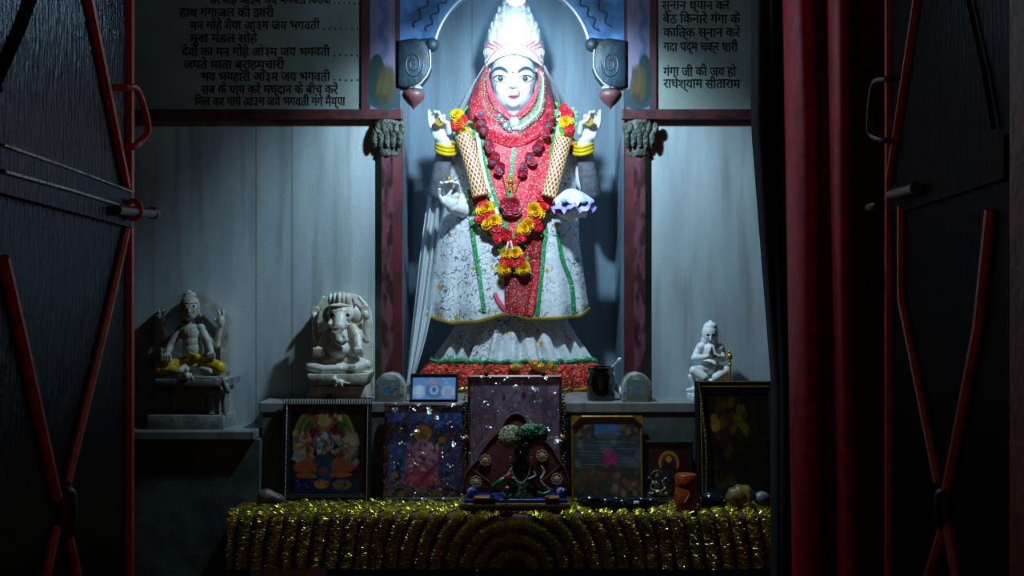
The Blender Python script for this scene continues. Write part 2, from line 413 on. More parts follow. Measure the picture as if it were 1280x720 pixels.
# marble bays to the left and right of the niche, and the niche itself
NX = .405
struct('wall_back_left', G().box((-1.75, D_WALL, 0), (-NX, D_WALL+.08, Z_CEIL)), m_marble)
struct('wall_back_right', G().box((NX, D_WALL, 0), (1.75, D_WALL+.08, Z_CEIL)), m_marble)
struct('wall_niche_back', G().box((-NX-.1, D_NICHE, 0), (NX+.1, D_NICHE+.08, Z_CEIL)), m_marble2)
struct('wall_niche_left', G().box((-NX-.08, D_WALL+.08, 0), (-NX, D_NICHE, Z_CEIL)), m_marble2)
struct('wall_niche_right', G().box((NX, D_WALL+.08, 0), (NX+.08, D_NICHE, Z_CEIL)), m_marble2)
# entrance wall around the doors
struct('wall_entrance_left', G().box((-1.75, 1.42, 0), (-.87, 1.52, Z_CEIL)), m_dark)
struct('wall_entrance_right', G().box((.87, 1.60, 0), (1.75, 1.70, Z_CEIL)), m_dark)

# the ledge and the lower shelf
xl = W(323, 0, D_LEDGE).x
struct('trim_ledge_body', G().box((xl+.012, D_LEDGE+.004, 0), (1.65, D_NICHE, Z_LEDGE-.035)), m_front)
struct('trim_ledge_slab', G().box((xl, D_LEDGE, Z_LEDGE-.034), (1.65, D_NICHE, Z_LEDGE), bev=.004), m_ledge)
struct('trim_shelf_body', G().box((-1.65, 3.58, 0), (xl+.012, D_WALL, Z_SHELF-.03)), m_front)
struct('trim_shelf_slab', G().box((-1.65, 3.56, Z_SHELF-.029), (xl, D_WALL, Z_SHELF), bev=.004), m_ledge)

# ------------------------------------------------------------------ front wall over the bays: text panels, lintel, arch
m_panel = M('cream text panel', hx('#84908b'), .6, noise=(5, hx('#717c78'), .4, .65), bump=(40, .08))
m_text = M('brush lettering', hx('#0c1013'), .6)
m_arch = None
zl = W(0, 137, D_ARCH).z; xa0 = W(500, 0, D_ARCH).x; xa1 = W(780, 0, D_ARCH).x
wl = struct('wall_front_left', G().box((-1.65, D_ARCH, zl), (W(452, 0, D_ARCH).x, D_ARCH+.012, Z_CEIL)), m_panel)
wr = struct('wall_front_right', G().box((W(820, 0, D_ARCH).x, D_ARCH, zl), (1.65, D_ARCH+.012, Z_CEIL)), m_panel)
def letters(body, px0, base, px1, h, parent, name='painted_verse'):
    "one brush written line, its left end at px0, its base line at pixel row base, stretched to end at px1"
    c = bpy.data.curves.new('t', 'FONT'); c.body = body; c.size = 1; c.resolution_u = 2; c.offset = .013
    t = bpy.data.objects.new('t', c); COL.objects.link(t)
    dg = bpy.context.evaluated_depsgraph_get(); dg.update()
    me = bpy.data.meshes.new_from_object(t.evaluated_get(dg)); bpy.data.objects.remove(t)
    if not len(me.vertices): return
    co = np.zeros(len(me.vertices)*3); me.vertices.foreach_get('co', co); co = co.reshape(-1, 3)
    x0, x1 = co[:, 0].min(), co[:, 0].max()
    p0 = W(px0, base, D_ARCH); p1 = W(px1, base, D_ARCH); sy = R(h, D_ARCH)/.95
    sx = (p1.x-p0.x)/(x1-x0)
    out = np.stack([p0.x+(co[:, 0]-x0)*sx, np.full(len(co), D_ARCH-.0012), p0.z+co[:, 1]*sy], 1)
    out[:, 0] += out[:, 2]*0
    rg = np.random.RandomState(len(body)); out[:, 2] += .0012*np.sin(out[:, 0]*70+rg.rand()*6)
    me.vertices.foreach_set('co', out.astype(np.float32).ravel())
    me.materials.clear(); me.materials.append(m_text)
    o = link_mesh(name, me, parent)
    return o
for body, x0, y, x1 in (
        ('सर मोहे ओ३म जय भगवती िवराजे . . . . . .', 262, 5, 450),
        ('हाथ गंगाजल की झारी', 225, 21, 343), ('मन मोहे मैया ओ३म जय भगवती . . . . . . .', 238, 37, 448),
        ('मुख मंडल सोहे', 238, 53, 322), ('देवों का मन मोहे ओ३म जय भगवती . . . . .', 228, 70, 448),
        ('जपते माता ब्राहम्चारी', 230, 86, 356), ('भव भयहारी ओ३म जय भगवती . . . . .', 252, 101, 448),
        ('सब के पाप करें मध्दान के बीच करें', 252, 117, 423), ('िमल कर गाये ओ३म जय भगवती गंगे मैय्या', 244, 132, 432)):
    letters(body, x0, y, x1, 15.5, wl)
for body, x0, y, x1 in (('स्नान ध्यान करें', 827, 12, 912), ('बैठ िकनारे गंगा के', 828, 29, 925), ('काित्क स्नान करें', 829, 46, 925),
                        ('गदा पद्म चक्र धारी', 829, 64, 922), ('गंगा जी की जय हो', 829, 95, 920), ('राधेश्याम सीताराम', 829, 110, 925)):
    letters(body, x0, y, x1, 16, wr)

# lintel strip under the panels (carved, dark maroon)
for nm, a, b in (('trim_lintel_left', -1.65, W(503, 0, D_ARCH).x), ('trim_lintel_right', W(777, 0, D_ARCH).x, 1.65)):
    struct(nm, G().box((a, D_ARCH-.014, W(0, 150, D_ARCH).z), (b, D_ARCH+.012, zl), bev=.003), m_maroon)
# painted pilaster strips between panel and arch
m_paint = M('painted plaster', (.5, .5, .5), .5, attr='Col')
m_gloss = M('glossy painted plaster', (.5, .5, .5), .35, attr='Col', bump=(35, .25))
for side, a, b in (('left', 452, 500), ('right', 780, 820)):
    pa = Paint(60, 220, '#6a6680'); n = 60
    pa.speck(.12)
    sgn = 1
    for k in range(60):      # blue vine
        v0 = k/60*.68; v1 = (k+1)/60*.68
        f = lambda v: .58+.10*math.sin(v*34)
        pa.line(f(v0), v0, f(v1), v1, .035, '#4a5478')
    for k in range(9):
        pa.ell(.5+.16*(-1)**k, .04+k*.072, .07, .014, '#47587e', .8, .6*(-1)**k)
    edge = .23 if side == 'left' else .08
    pa.rect(0, 0, edge if side == 'left' else .09, 1, '#45262e'); pa.rect(.88 if side == 'left' else .78, 0, 1, 1, '#4b2c34')
    cx = .62 if side == 'left' else .42
    q = 1 if side == 'left' else -1
    pa.ell(cx-q*.22, .80, .24, .16, '#16302c'); pa.ell(cx, .93, .5, .08, '#1b3a44'); pa.ell(cx-q*.1, .86, .36, .12, '#16302c')
    pa.blobs(16, (cx-.17, .80, cx+.17, .89), .1, ['#3d3520', '#2f291a', '#463c24'], 5)
    zt = Z_CEIL
    x0 = W(a, 0, D_ARCH).x; x1 = W(b, 0, D_ARCH).x
    top = W(0, -60, D_ARCH).z
    o = struct('trim_pilaster_'+side, G().box((x0, D_ARCH-.006, zl), (x1, D_ARCH+.012, zt)), m_maroon)
    pa.obj('painted_vine', (x0, D_ARCH-.0072, W(0, -60, D_ARCH).z), (x1, D_ARCH-.0072, W(0, -60, D_ARCH).z), (x0, D_ARCH-.0072, zl), m_paint, o)

# the arch: a blue painted plate with a round opening
AC = (640, 74); AR = 98
def arc(r, a0, a1, n): return [(AC[0]+r*math.sin(math.radians(a0+(a1-a0)*i/(n-1))), AC[1]-r*math.cos(math.radians(a0+(a1-a0)*i/(n-1)))) for i in range(n)]
a_s = 78
inner = arc(AR, -a_s, a_s, 61)
out = [(500, inner[0][1])]+inner+[(780, inner[-1][1]), (780, -190), (500, -190)]
m_blue = M('blue arch paint', hx('#4f7fb4'), .45, noise=(9, hx('#284a72'), .38, .62), bump=(28, .35))
g = G().prism([W(x, y, D_ARCH+.002) for x, y in out], (0, .05, 0))
archo = struct('wall_arch', g, m_blue)
struct('wall_above_arch', G().box((xa0, D_ARCH+.002, W(0, -190, D_ARCH).z), (xa1, D_ARCH+.05, Z_CEIL)), m_dark)
# white tube painting in the lit edge of the opening, and two painted bands of scrollwork
m_lip = M('white arch edge light', hx('#c9d4da'), .5)
build('arch_edge_light', G().tube([W(x, y, D_ARCH+.0) for x, y in arc(AR+.6, -a_s, a_s, 61)], .0042, 6), m_lip, archo)
m_scroll = M('dark blue scrollwork', hx('#16283f'), .5)
for rr, w_ in ((128, .0035), (112, .003)):
    pts = []
    for i in range(121):
        t = -72+144*i/120; r2 = rr+3.2*math.sin(i*.9)
        pts.append(W(AC[0]+r2*math.sin(math.radians(t)), AC[1]-r2*math.cos(math.radians(t)), D_ARCH+.001))
    build('scroll_band', G().tube(pts, w_, 5), m_scroll, archo)

# corbels with hanging lotus buds, at the springing of the arch
m_corb = M('dark teal corbel', hx('#0a2a38'), .6, noise=(22, hx('#04131c'), .42, .6), bump=(40, .3))
m_bud = M('terracotta bud', hx('#5d3a3c'), .5, bump=(50, .2))
m_pale = M('pale lit rim and ring paint', hx('#8a98a0'), .5)
corb = [(497, 50), (520, 47), (531, 50), (533, 55), (537, 62), (538, 72), (538, 84), (534, 94), (526, 104), (518, 109), (505, 110), (497, 108)]
for side, fx in (('left', lambda x: x), ('right', lambda x: 1280-x)):
    base = W(fx(512), 110, D_ARCH)
    t = thing('arch_corbel', 'dark teal carved corbel with knob and hanging bud at the %s end of the arch' % side, 'corbel', base, 'corbels under the arch ends')
    pts = [W(fx(x), y, D_ARCH-.02) for x, y in corb]
    build('corbel_block', G().prism(pts, (0, .075, 0), .008), m_corb, t, ang=60)
    sw = []
    for k in range(40):
        a_ = k/39*3.6*PI; rr_ = 13*(1-k/52); sw.append(W(fx(517+rr_*math.cos(a_)*.95), 80+rr_*math.sin(a_)*1.35, D_ARCH-.020))
    build('carved_scroll', G().tube(sw, .0028, 6), m_scroll, t)
    build('knob', G().ell(W(fx(540), 56, D_ARCH), (.024, .026, .024)).cap(W(fx(528), 53, D_ARCH), W(fx(537), 53, D_ARCH), .013, .015), m_pale if False else m_corb, t)
    build('lit_rim', G().tube([W(fx(x), y, D_ARCH-.021) for x, y in corb[4:10]], .003, 6), m_pale, t)  # pale tube paints the light caught on the corbel's inner edge
    pr = [(.004, -.026), (.012, -.020), (.026, -.008), (.036, .006), (.037, .018), (.030, .030), (.022, .037), (.020, .042)]
    c = W(fx(517), 128, D_ARCH+.012)
    pr2 = [(.002, -.024), (.006, -.016), (.020, -.004), (.034, .012), (.039, .024), (.036, .034), (.026, .040)]
    b = build('lotus_bud', G().lathe(pr2, c, 24), m_bud, t)
    build('bud_ring', G().lathe([(.022, .040), (.029, .045), (.029, .052), (.021, .057), (.02, .07)], c, 24), m_pale, t)

# ------------------------------------------------------------------ the two painted pillars
m_pred = M('chipped red pillar paint', hx('#6a3c46'), .5, noise=(26, hx('#35161d'), .46, .56), bump=(40, .3), stretch=(1, 1, .35))
m_pcrim = M('crimson pillar paint', hx('#54151d'), .5, noise=(14, hx('#3a1016'), .4, .6))
m_pgreen = M('olive pillar paint', hx('#2f3a16'), .5, noise=(14, hx('#1e260f'), .4, .6))
m_cap = M('mossy capital', hx('#4a5148'), .6, noise=(28, hx('#2a2f26'), .42, .6), bump=(45, .8, .02))
m_blk = M('old stone block', hx('#9aa09c'), .6, noise=(24, hx('#6c7068'), .4, .6), bump=(40, .4))
D_P = 3.768
for side, fx in (('left', lambda x: x), ('right', lambda x: 1283.5-x)):
    q = 1 if side == 'left' else -1
    P = lambda x, y, d=D_P: W(fx(x), y, d)
    t = thing('pillar', 'slim red and olive painted pillar left of the goddess' if side == 'left' else 'slim red and olive painted pillar right of the goddess', 'pillar', (P(484, 0).x, D_P+.04, Z_LEDGE), 'painted pillars of the niche')
    z0 = Z_LEDGE; z1 = W(0, 190, D_P).z
    xs = [P(466, 0).x, P(477, 0).x, P(491, 0).x, P(502, 0).x]
    def strip(nm, xa, ya, xb, yb, mat):
        n = Vector((yb-ya, -(xb-xa), 0))*0
        g = G().prism([(xa, ya, z0), (xb, yb, z0), (xb, yb+.03, z0), (xa, ya+.03, z0)], (0, 0, z1-z0))
        build(nm, g, mat, t, smooth=False)
    strip('olive_face', xs[0], D_P+.022, xs[1], D_P, m_pgreen)
    strip('red_face', xs[1], D_P, xs[2], D_P, m_pred)
    strip('crimson_face', xs[2], D_P, xs[3], D_P+.022, m_pcrim)
    build('shaft_core', G().box((min(xs[0], xs[3])+.001, D_P+.03, z0), (max(xs[0], xs[3])-.001, D_P+.055, W(0, 145, D_P).z)), m_pcrim, t, smooth=False)
    # capital: flared block with carved leaves
    zc0 = W(0, 196, D_P).z; zc1 = W(0, 150, D_P).z; xm = P(484, 0).x
    g = G().lathe([(.050, zc0), (.058, zc0+.01), (.052, zc0+.022), (.058, zc0+.06), (.068, zc1-.03), (.070, zc1-.012), (.066, zc1)], (xm, D_P+.03, 0), 8, sx=.82, sy=.7)
    for k in range(5):
        lx = xm+(-2+k)*.021
        g.ell((lx, D_P-.006, zc0+.062), (.011, .008, .036)); g.ell((lx+.01, D_P-.008, zc0+.095), (.011, .008, .02))
    build('capital', g, m_cap, t)
    # painted block at the foot with a rounded top
    B = lambda x, y, d=3.635: W(fx(x), y, d)
    pts = [(468, 503.5), (468, 484), (471, 475), (477, 469), (486, 467), (495, 469), (501, 475), (505, 484), (505, 503.5)]
    d_b = 3.635
    pts = [Vector((W(fx(x), y, d_b).x, d_b, max(W(0, y, d_b).z, Z_LEDGE))) for x, y in pts]
    blk = build('foot_block', G().prism(pts, (0, .10, 0), .004), m_blk, t, ang=40)
    pa = Paint(60, 60, '#76807f'); pa.speck(.3, 4)
    pa.rect(0, .66, 1, 1, '#6b6a55', .8)
    pa.blobs(40, (.15, .18, .85, .72), .06, ['#8fa6b0', '#a9b6b8', '#4d6b86', '#6f8796'] if side == 'left' else ['#7c8a88', '#8f9a97', '#6c7a7c'], 8)
    pa.blobs(14, (.32, .38, .66, .66), .085, ['#2f7fb5', '#3d93c4', '#2a6a9c'] if side == 'left' else ['#42809a', '#4b8aa2', '#5b7f8c'], 9)
    if side == 'left': pa.blobs(8, (.15, .2, .85, .55), .05, ['#274f86', '#2f3d3c'], 12); pa.blobs(6, (.6, .5, .75, .66), .05, ['#7a4a2c'], 3)
    # clip the painting to the block's outline by keeping it inside the rounded top
    x0 = W(fx(473 if q > 0 else 500), 0, d_b).x; x1 = W(fx(500 if q > 0 else 473), 0, d_b).x
    pa.obj('painted_flower', (x0, d_b-.0006, W(0, 475, d_b).z), (x1, d_b-.0006, W(0, 475, d_b).z), (x0, d_b-.0006, W(0, 501, d_b).z), m_paint, blk)

# ------------------------------------------------------------------ the bulb in the crown of the arch
m_bulb = M('lit bulb', (1, 1, 1), .5, emit=(BULB_COL, BULB))
m_hold = M('white bulb holder', hx('#b9bec0'), .4)
bz = W(645, -6, D_LAMP)
t = thing('hanging_lamp', 'glaring bluish white lamp hanging above the goddess crown', 'lamp', (bz.x, D_LAMP, Z_CEIL))
build('bulb', G().lathe([(.006, -.031), (.018, -.026), (.027, -.014), (.030, 0), (.026, .014), (.016, .024), (.014, .03)], bz, 20), m_bulb, t)
build('holder', G().lathe([(.0145, .0301), (.019, .032), (.019, .075), (.012, .082), (.012, .095)], bz, 20), m_hold, t)
build('cord', G().tube([bz+Vector((0, 0, .09)), (bz.x, D_LAMP, Z_CEIL)], .004, 6), m_hold, t)
ld = bpy.data.lights.new('reflector_light', 'SPOT'); ld.energy = LAMP_W; ld.color = BULB_COL[:3]; ld.spot_size = math.radians(129); ld.spot_blend = .5; ld.shadow_soft_size = .03
lo = bpy.data.objects.new('reflector_light', ld); COL.objects.link(lo); lo.parent = t
lo.location = bz+Vector((0, .036, -.034))-ORG[t.name]
lo.rotation_euler = Vector((.02, .65, -.61)).to_track_quat('-Z', 'Y').to_euler()

# ------------------------------------------------------------------ iron doors
m_sheet = flecked('dark door sheet', hx('#0c0a09'), (.75, .88, 1.0), .09, .25, .9, hx('#1c0f0a'))
m_sheetr = flecked('dark rust door sheet', hx('#24100a'), (.8, .85, .9), .018, .35, .4, hx('#161211'))
m_edgeglint = M('pale steel edge glint', hx('#aab4bc'), .35, metal=.6, noise=(90, hx('#4a4e52'), .42, .6), bump=(120, .5, .003))
m_red = M('red oxide iron', hx('#f0521c'), .42, noise=(40, hx('#c84016'), .4, .65), bump=(120, .4, .003))
m_iron = M('worn iron', hx('#4a2e25'), .4, metal=.4, noise=(30, hx('#2c1f1b'), .4, .6))
class Door:
    def __init__(s, side):
        s.q = -1 if side == 'left' else 1
        s.nrm = Vector((-s.q*1.0, -.138 if True else 0, 0)).normalized()   # faces the room's middle
        d1 = 2.6 if side == 'left' else 2.67; d0 = 1.55 if side == 'left' else 1.735
        s.e1 = s.X(d1); s.e0 = s.X(d0)
        dirv = (s.e1-s.e0).normalized(); s.dir = dirv
        s.nrm = Vector((-s.q*dirv.y, s.q*dirv.x, 0)); 
    def X(s, d):
        return Vector((s.q*(.891-.138*(2.6-d)), d, 0))
    def P(s, px, py, off=0):
        k = (px-640)/F
        d = .5322/(abs(k)-.138); p = W(px, py, d)
        return p+s.nrm*off
    def slab(s, z0, z1, n0, n1, u0=0, u1=1):
        a = s.e0.lerp(s.e1, u0); b = s.e0.lerp(s.e1, u1)
        f = lambda p, n, z: p+s.nrm*n+Vector((0, 0, z))
        return G().prism([f(a, n0, z0), f(b, n0, z0), f(b, n1, z0), f(a, n1, z0)], (0, 0, z1-z0))
    def bar(s, pts, r=.008, off=.008, flat=1, n=6):
        return G().tube([s.P(x, y, off) for x, y in pts], r, n, flat=flat)
for side in ('left', 'right'):
    D = Door(side)
    root = struct('door_1' if side == 'left' else 'door_2', D.slab(.03, 2.36, -.02, 0), m_sheet if side == 'left' else m_sheetr)
    root['label'] = 'dark iron door leaf at the %s with red cross bars' % side
    if side == 'left':
        zb0 = D.P(155, 284).z; zb1 = D.P(155, 240).z
        build('cross_band', D.slab(zb0, zb1, 0, .014), m_sheet, root, smooth=False)
        # the two lips of the band, pale to paint in the lamp's glint
        for off in (.0,):
            build('band_lip', G().tube([D.P(-10, 181, .016), D.P(75, 210, .016), D.P(157, 240, .016)], .0030, 6), m_edgeglint, root)
            build('band_lip', G().tube([D.P(-10, 214, .016), D.P(75, 237, .016), D.P(138, 256, .016)], .0040, 6), m_edgeglint, root)
        build('edge_angle', D.slab(.03, 2.36, 0, .014, .972, 1.0), m_red, root, smooth=False)
        build('diagonal_bar', D.bar([(100, -60), (105, 0), (153, 233)], .011), m_red, root)
        build('diagonal_bar', D.bar([(42, -20), (20, 40), (-12, 110)], .010), m_sheet, root)
        build('diagonal_bar', D.bar([(154, 287), (128, 400), (78, 605)], .0085), m_red, root)
        build('diagonal_bar', D.bar([(-3, 322), (20, 420), (65, 622)], .0095), m_red, root)
        build('diagonal_bar', D.bar([(64, 660), (50, 724), (40, 780)], .0085), m_red, root)
        build('diagonal_bar', D.bar([(78, 660), (92, 724), (104, 780)], .0085), m_red, root)
        c = D.P(75, 640, .008)
        build('cross_plate', G().cap(D.P(75, 622, .008), D.P(75, 660, .008), .022), m_iron, root)
        build('handle', G().tube(smooth_path([D.P(133, 110, .004), D.P(133, 109, .035), D.P(139, 112, .055), D.P(150, 155, .06), D.P(151, 172, .05), D.P(147, 184, .03), D.P(147, 185, .002)], 26), .0075, 8), m_red, root)
        b0 = D.P(138, 262, .022); b1 = D.P(157, 262, .030)
        bolt = build('bolt', G().tube([D.P(128, 262, .028), D.e1+Vector((0, .10, 0))*1+D.nrm*.028+Vector((0, 0, D.P(157, 262).z))], .011, 12), m_iron, root)
        build('bolt_ring', G().tube([D.P(150, 262, .028)+Vector((.018*math.cos(a), 0, .020*math.sin(a))) for a in np.linspace(0, 2*PI, 17)[:-1]], .006, 8, closed=True), m_red, bolt)
        build('bolt_head', G().cap(D.e1+Vector((0, .085, 0))+D.nrm*.028+Vector((0, 0, D.P(157, 262).z)), D.e1+Vector((0, .10, 0))+D.nrm*.028+Vector((0, 0, D.P(157, 262).z)), .015), m_iron, bolt)
    else:
        zb0 = D.P(1200, 243).z; zb1 = D.P(1200, 196).z
        build('cross_band', D.slab(zb0, zb1, 0, .010), m_sheetr, root, smooth=False)
        build('edge_angle', D.slab(.03, 2.36, 0, .012, .975, 1.0), m_red, root, smooth=False)
        build('diagonal_bar', D.bar([(1160, -60), (1151, 0), (1116, 224)], .009), m_red, root)
        build('diagonal_bar', D.bar([(1131, 258), (1131, 374), (1178, 604)], .0085), m_red, root)
        build('diagonal_bar', D.bar([(1244, 262), (1228, 410), (1187, 618)], .0085), m_red, root)
        build('diagonal_bar', D.bar([(1186, 655), (1165, 722), (1150, 780)], .009), m_red, root)
        build('diagonal_bar', D.bar([(1189, 655), (1201, 722), (1212, 780)], .009), m_red, root)
        build('diagonal_bar', D.bar([(1216, 0), (1236, 90), (1248, 160)], .005), m_sheetr, root)
        build('cross_plate', G().cap(D.P(1187, 622, .008), D.P(1187, 652, .008), .02), m_iron, root)
        build('handle', G().tube(smooth_path([D.P(1130, 98, .002), D.P(1129, 98, .035), D.P(1120, 104, .05), D.P(1117, 150, .055), D.P(1117, 168, .05), D.P(1123, 175, .03), D.P(1124, 176, .002)], 26), .007, 8), m_iron, root)
        bolt = build('bolt', G().tube([D.P(1162, 235, .026), D.P(1130, 243, .026)], .013, 12), m_iron, root)
        build('bolt', G().cap(D.e1+Vector((0, .03, D.P(1112, 257).z))+D.nrm*.02, D.e1+Vector((0, .06, D.P(1112, 257).z))+D.nrm*.025, .014), m_iron, root)
        # hasp plate with a hole
        p = [D.P(1118, 338, .02), D.P(1118, 364, .02)]
        c = D.e1+D.nrm*.016
        zt = D.P(1112, 337).z; zb = D.P(1112, 365).z; zc = (zt+zb)/2
        n = 20; ring_o = []; ring_i = []
        x0 = W(1089, 0, c.y).x; x1 = W(1120, 0, c.y).x; xc = W(1100, 0, c.y).x
        g = G()
        for k in range(n):
            a = 2*PI*k/n; ca, sa = math.cos(a), math.sin(a)
            hw = .028; hh = (zt-zb)/2
            s_ = 1/max(abs(ca)/1, abs(sa)/1)
            ring_o.append(g.bm.verts.new((xc+min(max(ca*s_*hw, x0-xc), x1-xc)*1.0, c.y+.02, zc+sa*s_*hh)))
            ring_i.append(g.bm.verts.new((xc+ca*.009, c.y+.02, zc+sa*.009)))
        fs = [g.bm.faces.new((ring_o[k], ring_o[(k+1) % n], ring_i[(k+1) % n], ring_i[k])) for k in range(n)]
        bmesh.ops.solidify(g.bm, geom=fs, thickness=.006)
        build('hasp', g, m_red, root, smooth=False)
# door post at the right
m_post = M('brown door post', hx('#a8551f'), .6, noise=(20, hx('#7a3a14'), .4, .65), bump=(60, .3))
struct('trim_post_right', G().box((.764, 1.62, 0), (.87, 1.72, Z_CEIL)), m_post)
struct('trim_post_left', G().box((-.87, 1.42, 0), (-.765, 1.52, Z_CEIL)), m_post)

# ------------------------------------------------------------------ the red curtain and the dark drape beside it
m_curt = M('red velvet curtain', hx('#d00026'), .6, noise=(30, hx('#9c001c'), .4, .65), bump=(80, .2, .004))
m_drape = M('near black drape', hx('#15161c'), .8, noise=(30, hx('#0c0d12'), .4, .65), bump=(80, .2, .004))
def drapery(name, keys, shift, mat, label, cols):
    rows = []
    for j in range(40):
        z = 2.6-(2.6-.03)*j/39; v = j/39; row = []
        for x, d in keys:
            py = 360-(z-CZ)*F/3.2
            row.append(W(x+shift(x, py), 0, d+.012*math.sin(v*9+x*.05))); row[-1].z = z
        rows.append(smooth_path(row, cols))
    o = build(name, G().sheet(rows, thick=.004), mat, None, (W(sum(k[0] for k in keys)/len(keys), 0, 3.1).x, 3.1, .03))
    setp(o, label, 'curtain')
drapery('dark_drape', [(940, 3.31), (950, 3.27), (958, 3.30), (966, 3.26), (976, 3.29), (988, 3.25), (1000, 3.24)], lambda x, py: (25 if x < 945 else 20 if x < 955 else 12 if x < 970 else 5)*max(0, min(1, (py-150)/330)), m_drape, 'near black drape hanging between the right marble wall and the red curtain', 40)
drapery('curtain', [(985, 3.20), (988, 3.10), (996, 3.03), (1008, 2.99), (1018, 3.0), (1024, 3.06), (1031, 3.10), (1037, 3.08), (1041, 2.97), (1049, 2.88), (1060, 2.86), (1068, 2.90), (1076, 3.0), (1100, 3.06), (1130, 3.10)], lambda x, py: py/720*12-5, m_curt, 'dark red velvet curtain hanging in folds beside the right door', 90)
# ------------------------------------------------------------------ the goddess
DS = 4.10
m_stone = M('painted white marble skin', hx('#e4e6e8'), .35, sss=.05)
m_stone_d = M('grey arm marble', hx('#a9adb2'), .4)
m_white = M('white paint', hx('#f2f4f6'), .3)
m_black = M('black paint', hx('#15181c'), .35)
m_iris = M('blue iris', hx('#2f4a5c'), .25)
m_brow = M('blue black brow', hx('#1e3a52'), .45)
m_lip = M('rose lips', hx('#b5566a'), .4)
m_goldp = M('gold', hx('#d7b23a'), .3, metal=.8)
m_bangle = M('yellow bangle', hx('#d6b818'), .35, metal=.2)
m_silver = M('silver filigree', hx('#9aa2ac'), .35, metal=.7, bump=(200, .6, .004))
m_redcl = M('red sequinned cloth', hx('#e83050'), .5, noise=(60, hx('#c81c3a'), .4, .62), mix2=(150, hx('#f0cf9a'), .26), bump=(90, .5, .006))
m_redd = M('deep red sequinned cloth', hx('#a81622'), .5, noise=(50, hx('#7c0e18'), .4, .62), mix2=(110, hx('#e8c890'), .2), bump=(90, .5, .006))
m_pink = M('pink cloth edging', hx('#e0506e'), .5)
m_green = M('green sequin ribbon', hx('#1f8a4c'), .35, noise=(170, hx('#bfe0c8'), .55, .7), bump=(160, .5, .004))
m_whrib = M('white ribbon', hx('#e8eae8'), .5, bump=(120, .4, .004))
m_groom = M('dark groom band', hx('#5a3a2c'), .5, mix2=(170, hx('#e8d79a'), .3), bump=(150, .5, .004))
m_broc = brocade_mat('white brocade', hx('#d6d9de'), hx('#23262b'), hx('#c89a3a'), 47)
m_hem = M('gold hem tape', hx('#b79b3c'), .35, metal=.5, bump=(150, .3, .003))
m_frill = M('red tinsel frill', hx('#e8402a'), .42, noise=(46, hx('#a81c12'), .45, .62), mix2=(95, hx('#e6b57a'), .25), bump=(70, 1.0, .02))
m_veil = M('sheer white veil', hx('#dfe5ea'), .6, alpha=.62)
m_crown = M('pearl crown', hx('#efe6e2'), .35, noise=(60, hx('#d8b7a8'), .5, .72), bump=(110, .8, .008))
m_pearl = M('pearl', hx('#f4f0ea'), .25)
m_crpink = M('pink crown inlay', hx('#cf6f82'), .4)

goddess = thing('goddess_statue', 'large white marble goddess statue in red veil and white brocade with tall crown', 'statue', (0, 4.12, Z_LEDGE))
D = DS
def fxm(x): return 1286-x   # mirror about the statue's axis

# -- body: head, torso, four arms with hands, melted into one skin
g = G()
HC = W(641.5, 101, 4.115)
g.ell(HC+Vector((0, 0, .012)), (.083, .098, .112), u=32, v=20)
g.ell(HC+Vector((0, -.018, -.046)), (.073, .074, .072), u=24, v=16)           # cheeks and jaw
g.ell(HC+Vector((0, -.060, -.088)), (.028, .022, .022))                         # chin
g.ell(HC+Vector((.032, -.054, -.040)), (.034, .030, .034)); g.ell(HC+Vector((-.032, -.054, -.040)), (.034, .030, .034))
g.cap(HC+Vector((0, -.090, .012)), HC+Vector((0, -.108, -.034)), .0075, .0120)  # nose
g.ell(HC+Vector((.010, -.098, -.038)), (.0085, .009, .007)); g.ell(HC+Vector((-.010, -.098, -.038)), (.0085, .009, .007))
g.cap(HC+Vector((-.015, -.090, -.058)), HC+Vector((.015, -.090, -.058)), .0065)  # lips
g.cap(HC+Vector((-.010, -.089, -.066)), HC+Vector((.010, -.089, -.066)), .0065)
for s in (-1, 1):
    g.cap(HC+Vector((s*.020, -.076, .030)), HC+Vector((s*.058, -.056, .026)), .009)      # brow ridges
    g.ell(HC+Vector((s*.078, .02, -.010)), (.010, .016, .028))                             # ears, under the veil
g.cap(W(641.5, 150, 4.13), W(641.5, 132, 4.125), .048, .044)
g.ell(W(641.5, 185, 4.13), (.15, .095, .11)); g.ell(W(641.5, 240, 4.13), (.125, .09, .13)); g.ell(W(641.5, 300, 4.14), (.16, .10, .14))
